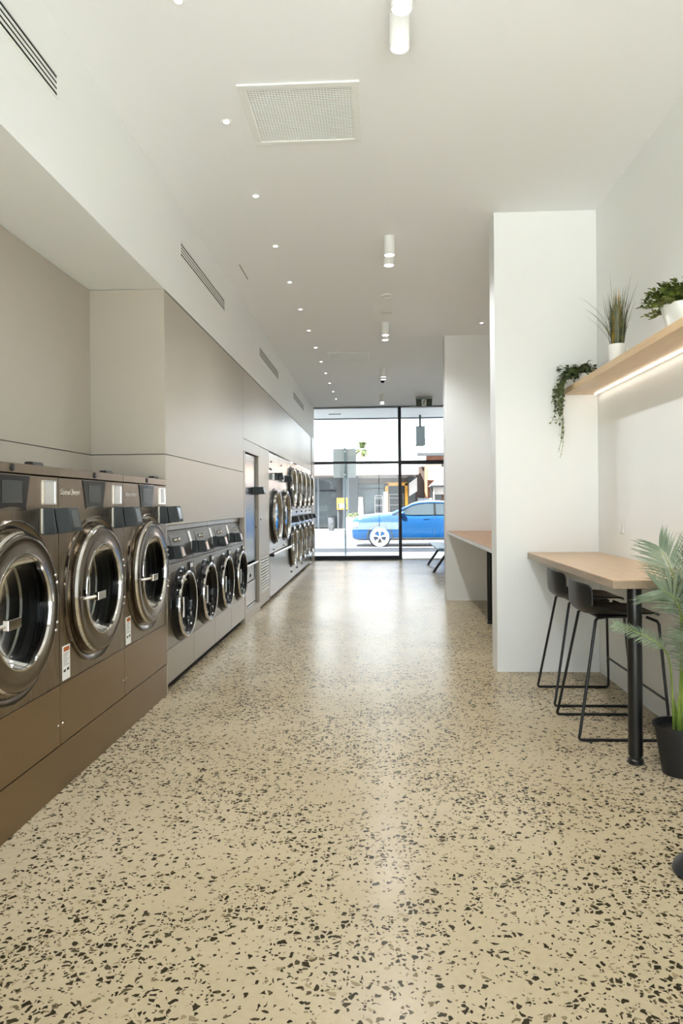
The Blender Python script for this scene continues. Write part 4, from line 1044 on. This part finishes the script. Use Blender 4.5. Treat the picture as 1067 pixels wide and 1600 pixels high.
MB().box(-.25,.25,-.10,.10,.98,1.52).build('box', YL, t, bevel=.01); MB().box(-.20,.20,-.112,-.10,1.03,1.28).build('opening', M['ink'], t)
MB().box(-.12,.0,-.115,-.112,1.05,1.25).box(.05,.17,-.115,-.112,1.05,1.25).build('notice', M['paper'], t)
for x in (-.2,.2): B(x-.035,x+.035,-.05,.05,0,.98).build('leg', SG, t)
t = thing('street_bin', 'grey round street bin beside the yellow notice box', 'bin', (-2.14, 33.0, .08))
MB().lathe([(0,.13),(.02,.14),(.60,.16),(.62,.155)], 'z', (0,0,0), 20).build('body', SG, t); MB().lathe([(.62,.165),(.66,.165),(.70,.10),(.70,0)], 'z', (0,0,0), 20).build('lid', M['alu'], t)
t = thing('planter', 'low white planter block on the far footpath near the blue car bonnet', 'planter', (-1.02, 32.6, .08))
MB().box(-.42,.42,-.3,.3,0,.62).build('block', SW, t, bevel=.02); MB().box(-.38,.38,-.26,.26,.60,.64).build('soil', M['soil'], t)
hd = MB(); rh = random.Random(9)
for k in range(220): leaf(hd, (rh.uniform(-.36,.36), rh.uniform(-.24,.24), rh.uniform(.62,.8)), (rh.uniform(-1,1), rh.uniform(-1,1), rh.uniform(0,1)), .10, .05, seg=2)
hd.build('leaves', M['leaf_box'], t, smooth=180)
t = thing('sign_board', 'white sign board standing in front of the far shop window', 'sign board', (-.78, 33.9, .08))
MB().prism([(-.14,0),(.14,0),(.10,1.55),(-.10,1.55)], 'y', -.04, .04).build('board', SW, t, bevel=.01)
B(-.2,.2,-.1,.1,0,.05).build('foot', SG, t)

# palm tree behind the shops
t = thing('palm_tree', 'pale green palm tree rising behind the white shop building', 'tree', (-1.28, 62, -.05))
MB().tube([(0,0,0),(.05,0,3),(0,0,6.0)], .22, 10, .15).build('trunk', pmat('palm_trunk', lin(150,132,104), .9), t)
lf = MB(); rt_ = random.Random(4)
for k in range(44):
    a = rt_.uniform(0,2*PI); el = rt_.uniform(-.7,1.5); d = Vector((math.cos(a)*math.cos(el), math.sin(a)*math.cos(el), math.sin(el)))
    for j in range(9):
        q = Vector((0,0,6.1))+d*(.12+.075*j)-Vector((0,0,.03*j*j*.08))
        for s in (-1,1):
            sd_ = d.cross(Vector((0,0,1))).normalized()*s
            leaf(lf, q, d*1.2+sd_, .30, .10, seg=2, droop=.3)
lf.build('fronds', leafmat('far_palm_leaf', lin(52,68,34), lin(120,134,84), 3), t, smooth=180)
t = thing('power_cables', 'thin overhead cables across the white sky', 'cable', (-3.6, 40, 6.0))
MB().tube([(-3,0,.9),(.2,0,-.6),(1.6,0,-1.25)], .012, 6).tube([(-3,0,.6),(.2,0,-.85),(1.6,0,-1.45)], .012, 6).build('wires', M['ink'], t)

# ------------------------------------------------------------------ light and world
w = bpy.data.worlds.new('sky'); S.world = w; w.use_nodes = True
bg = w.node_tree.nodes['Background']; bg.inputs['Color'].default_value = (.88,.95,1,1); bg.inputs['Strength'].default_value = 1.55
su = bpy.data.lights.new('sun', 'SUN'); su.energy = 15; su.angle = math.radians(.6); su.color = (1,.97,.92)
so = bpy.data.objects.new('sun', su); COL.objects.link(so)
so.rotation_euler = Vector((.40,.66,-1)).to_track_quat('-Z', 'Y').to_euler()
so.location = (0, 0, 12)

# ------------------------------------------------------------------ camera
F = 1110.0; TH = math.radians(2.87); RO = math.radians(.5)
cam = bpy.data.cameras.new('camera'); co = bpy.data.objects.new('camera', cam); COL.objects.link(co)
cam.sensor_fit = 'AUTO'; cam.sensor_width = 36; cam.lens = 36*F/1600; cam.shift_y = -(800-786.5)/1600; cam.clip_start = .05; cam.clip_end = 300
co.matrix_world = Matrix.Translation((0,0,1.35)) @ Matrix.Rotation(TH,4,'Z') @ Matrix.Rotation(PI/2,4,'X') @ Matrix.Rotation(-RO,4,'Z')
S.camera = co
S.view_settings.view_transform = 'Standard'; S.view_settings.look = 'None'; S.view_settings.gamma = 1; S.view_settings.use_curve_mapping = False
S.view_settings.exposure = 1.68
S.cycles.use_denoising = True
S.cycles.max_bounces = 12; S.cycles.diffuse_bounces = 6; S.cycles.glossy_bounces = 6; S.cycles.transparent_max_bounces = 16
S.cycles.sample_clamp_indirect = 8; S.cycles.caustics_reflective = False; S.cycles.caustics_refractive = False
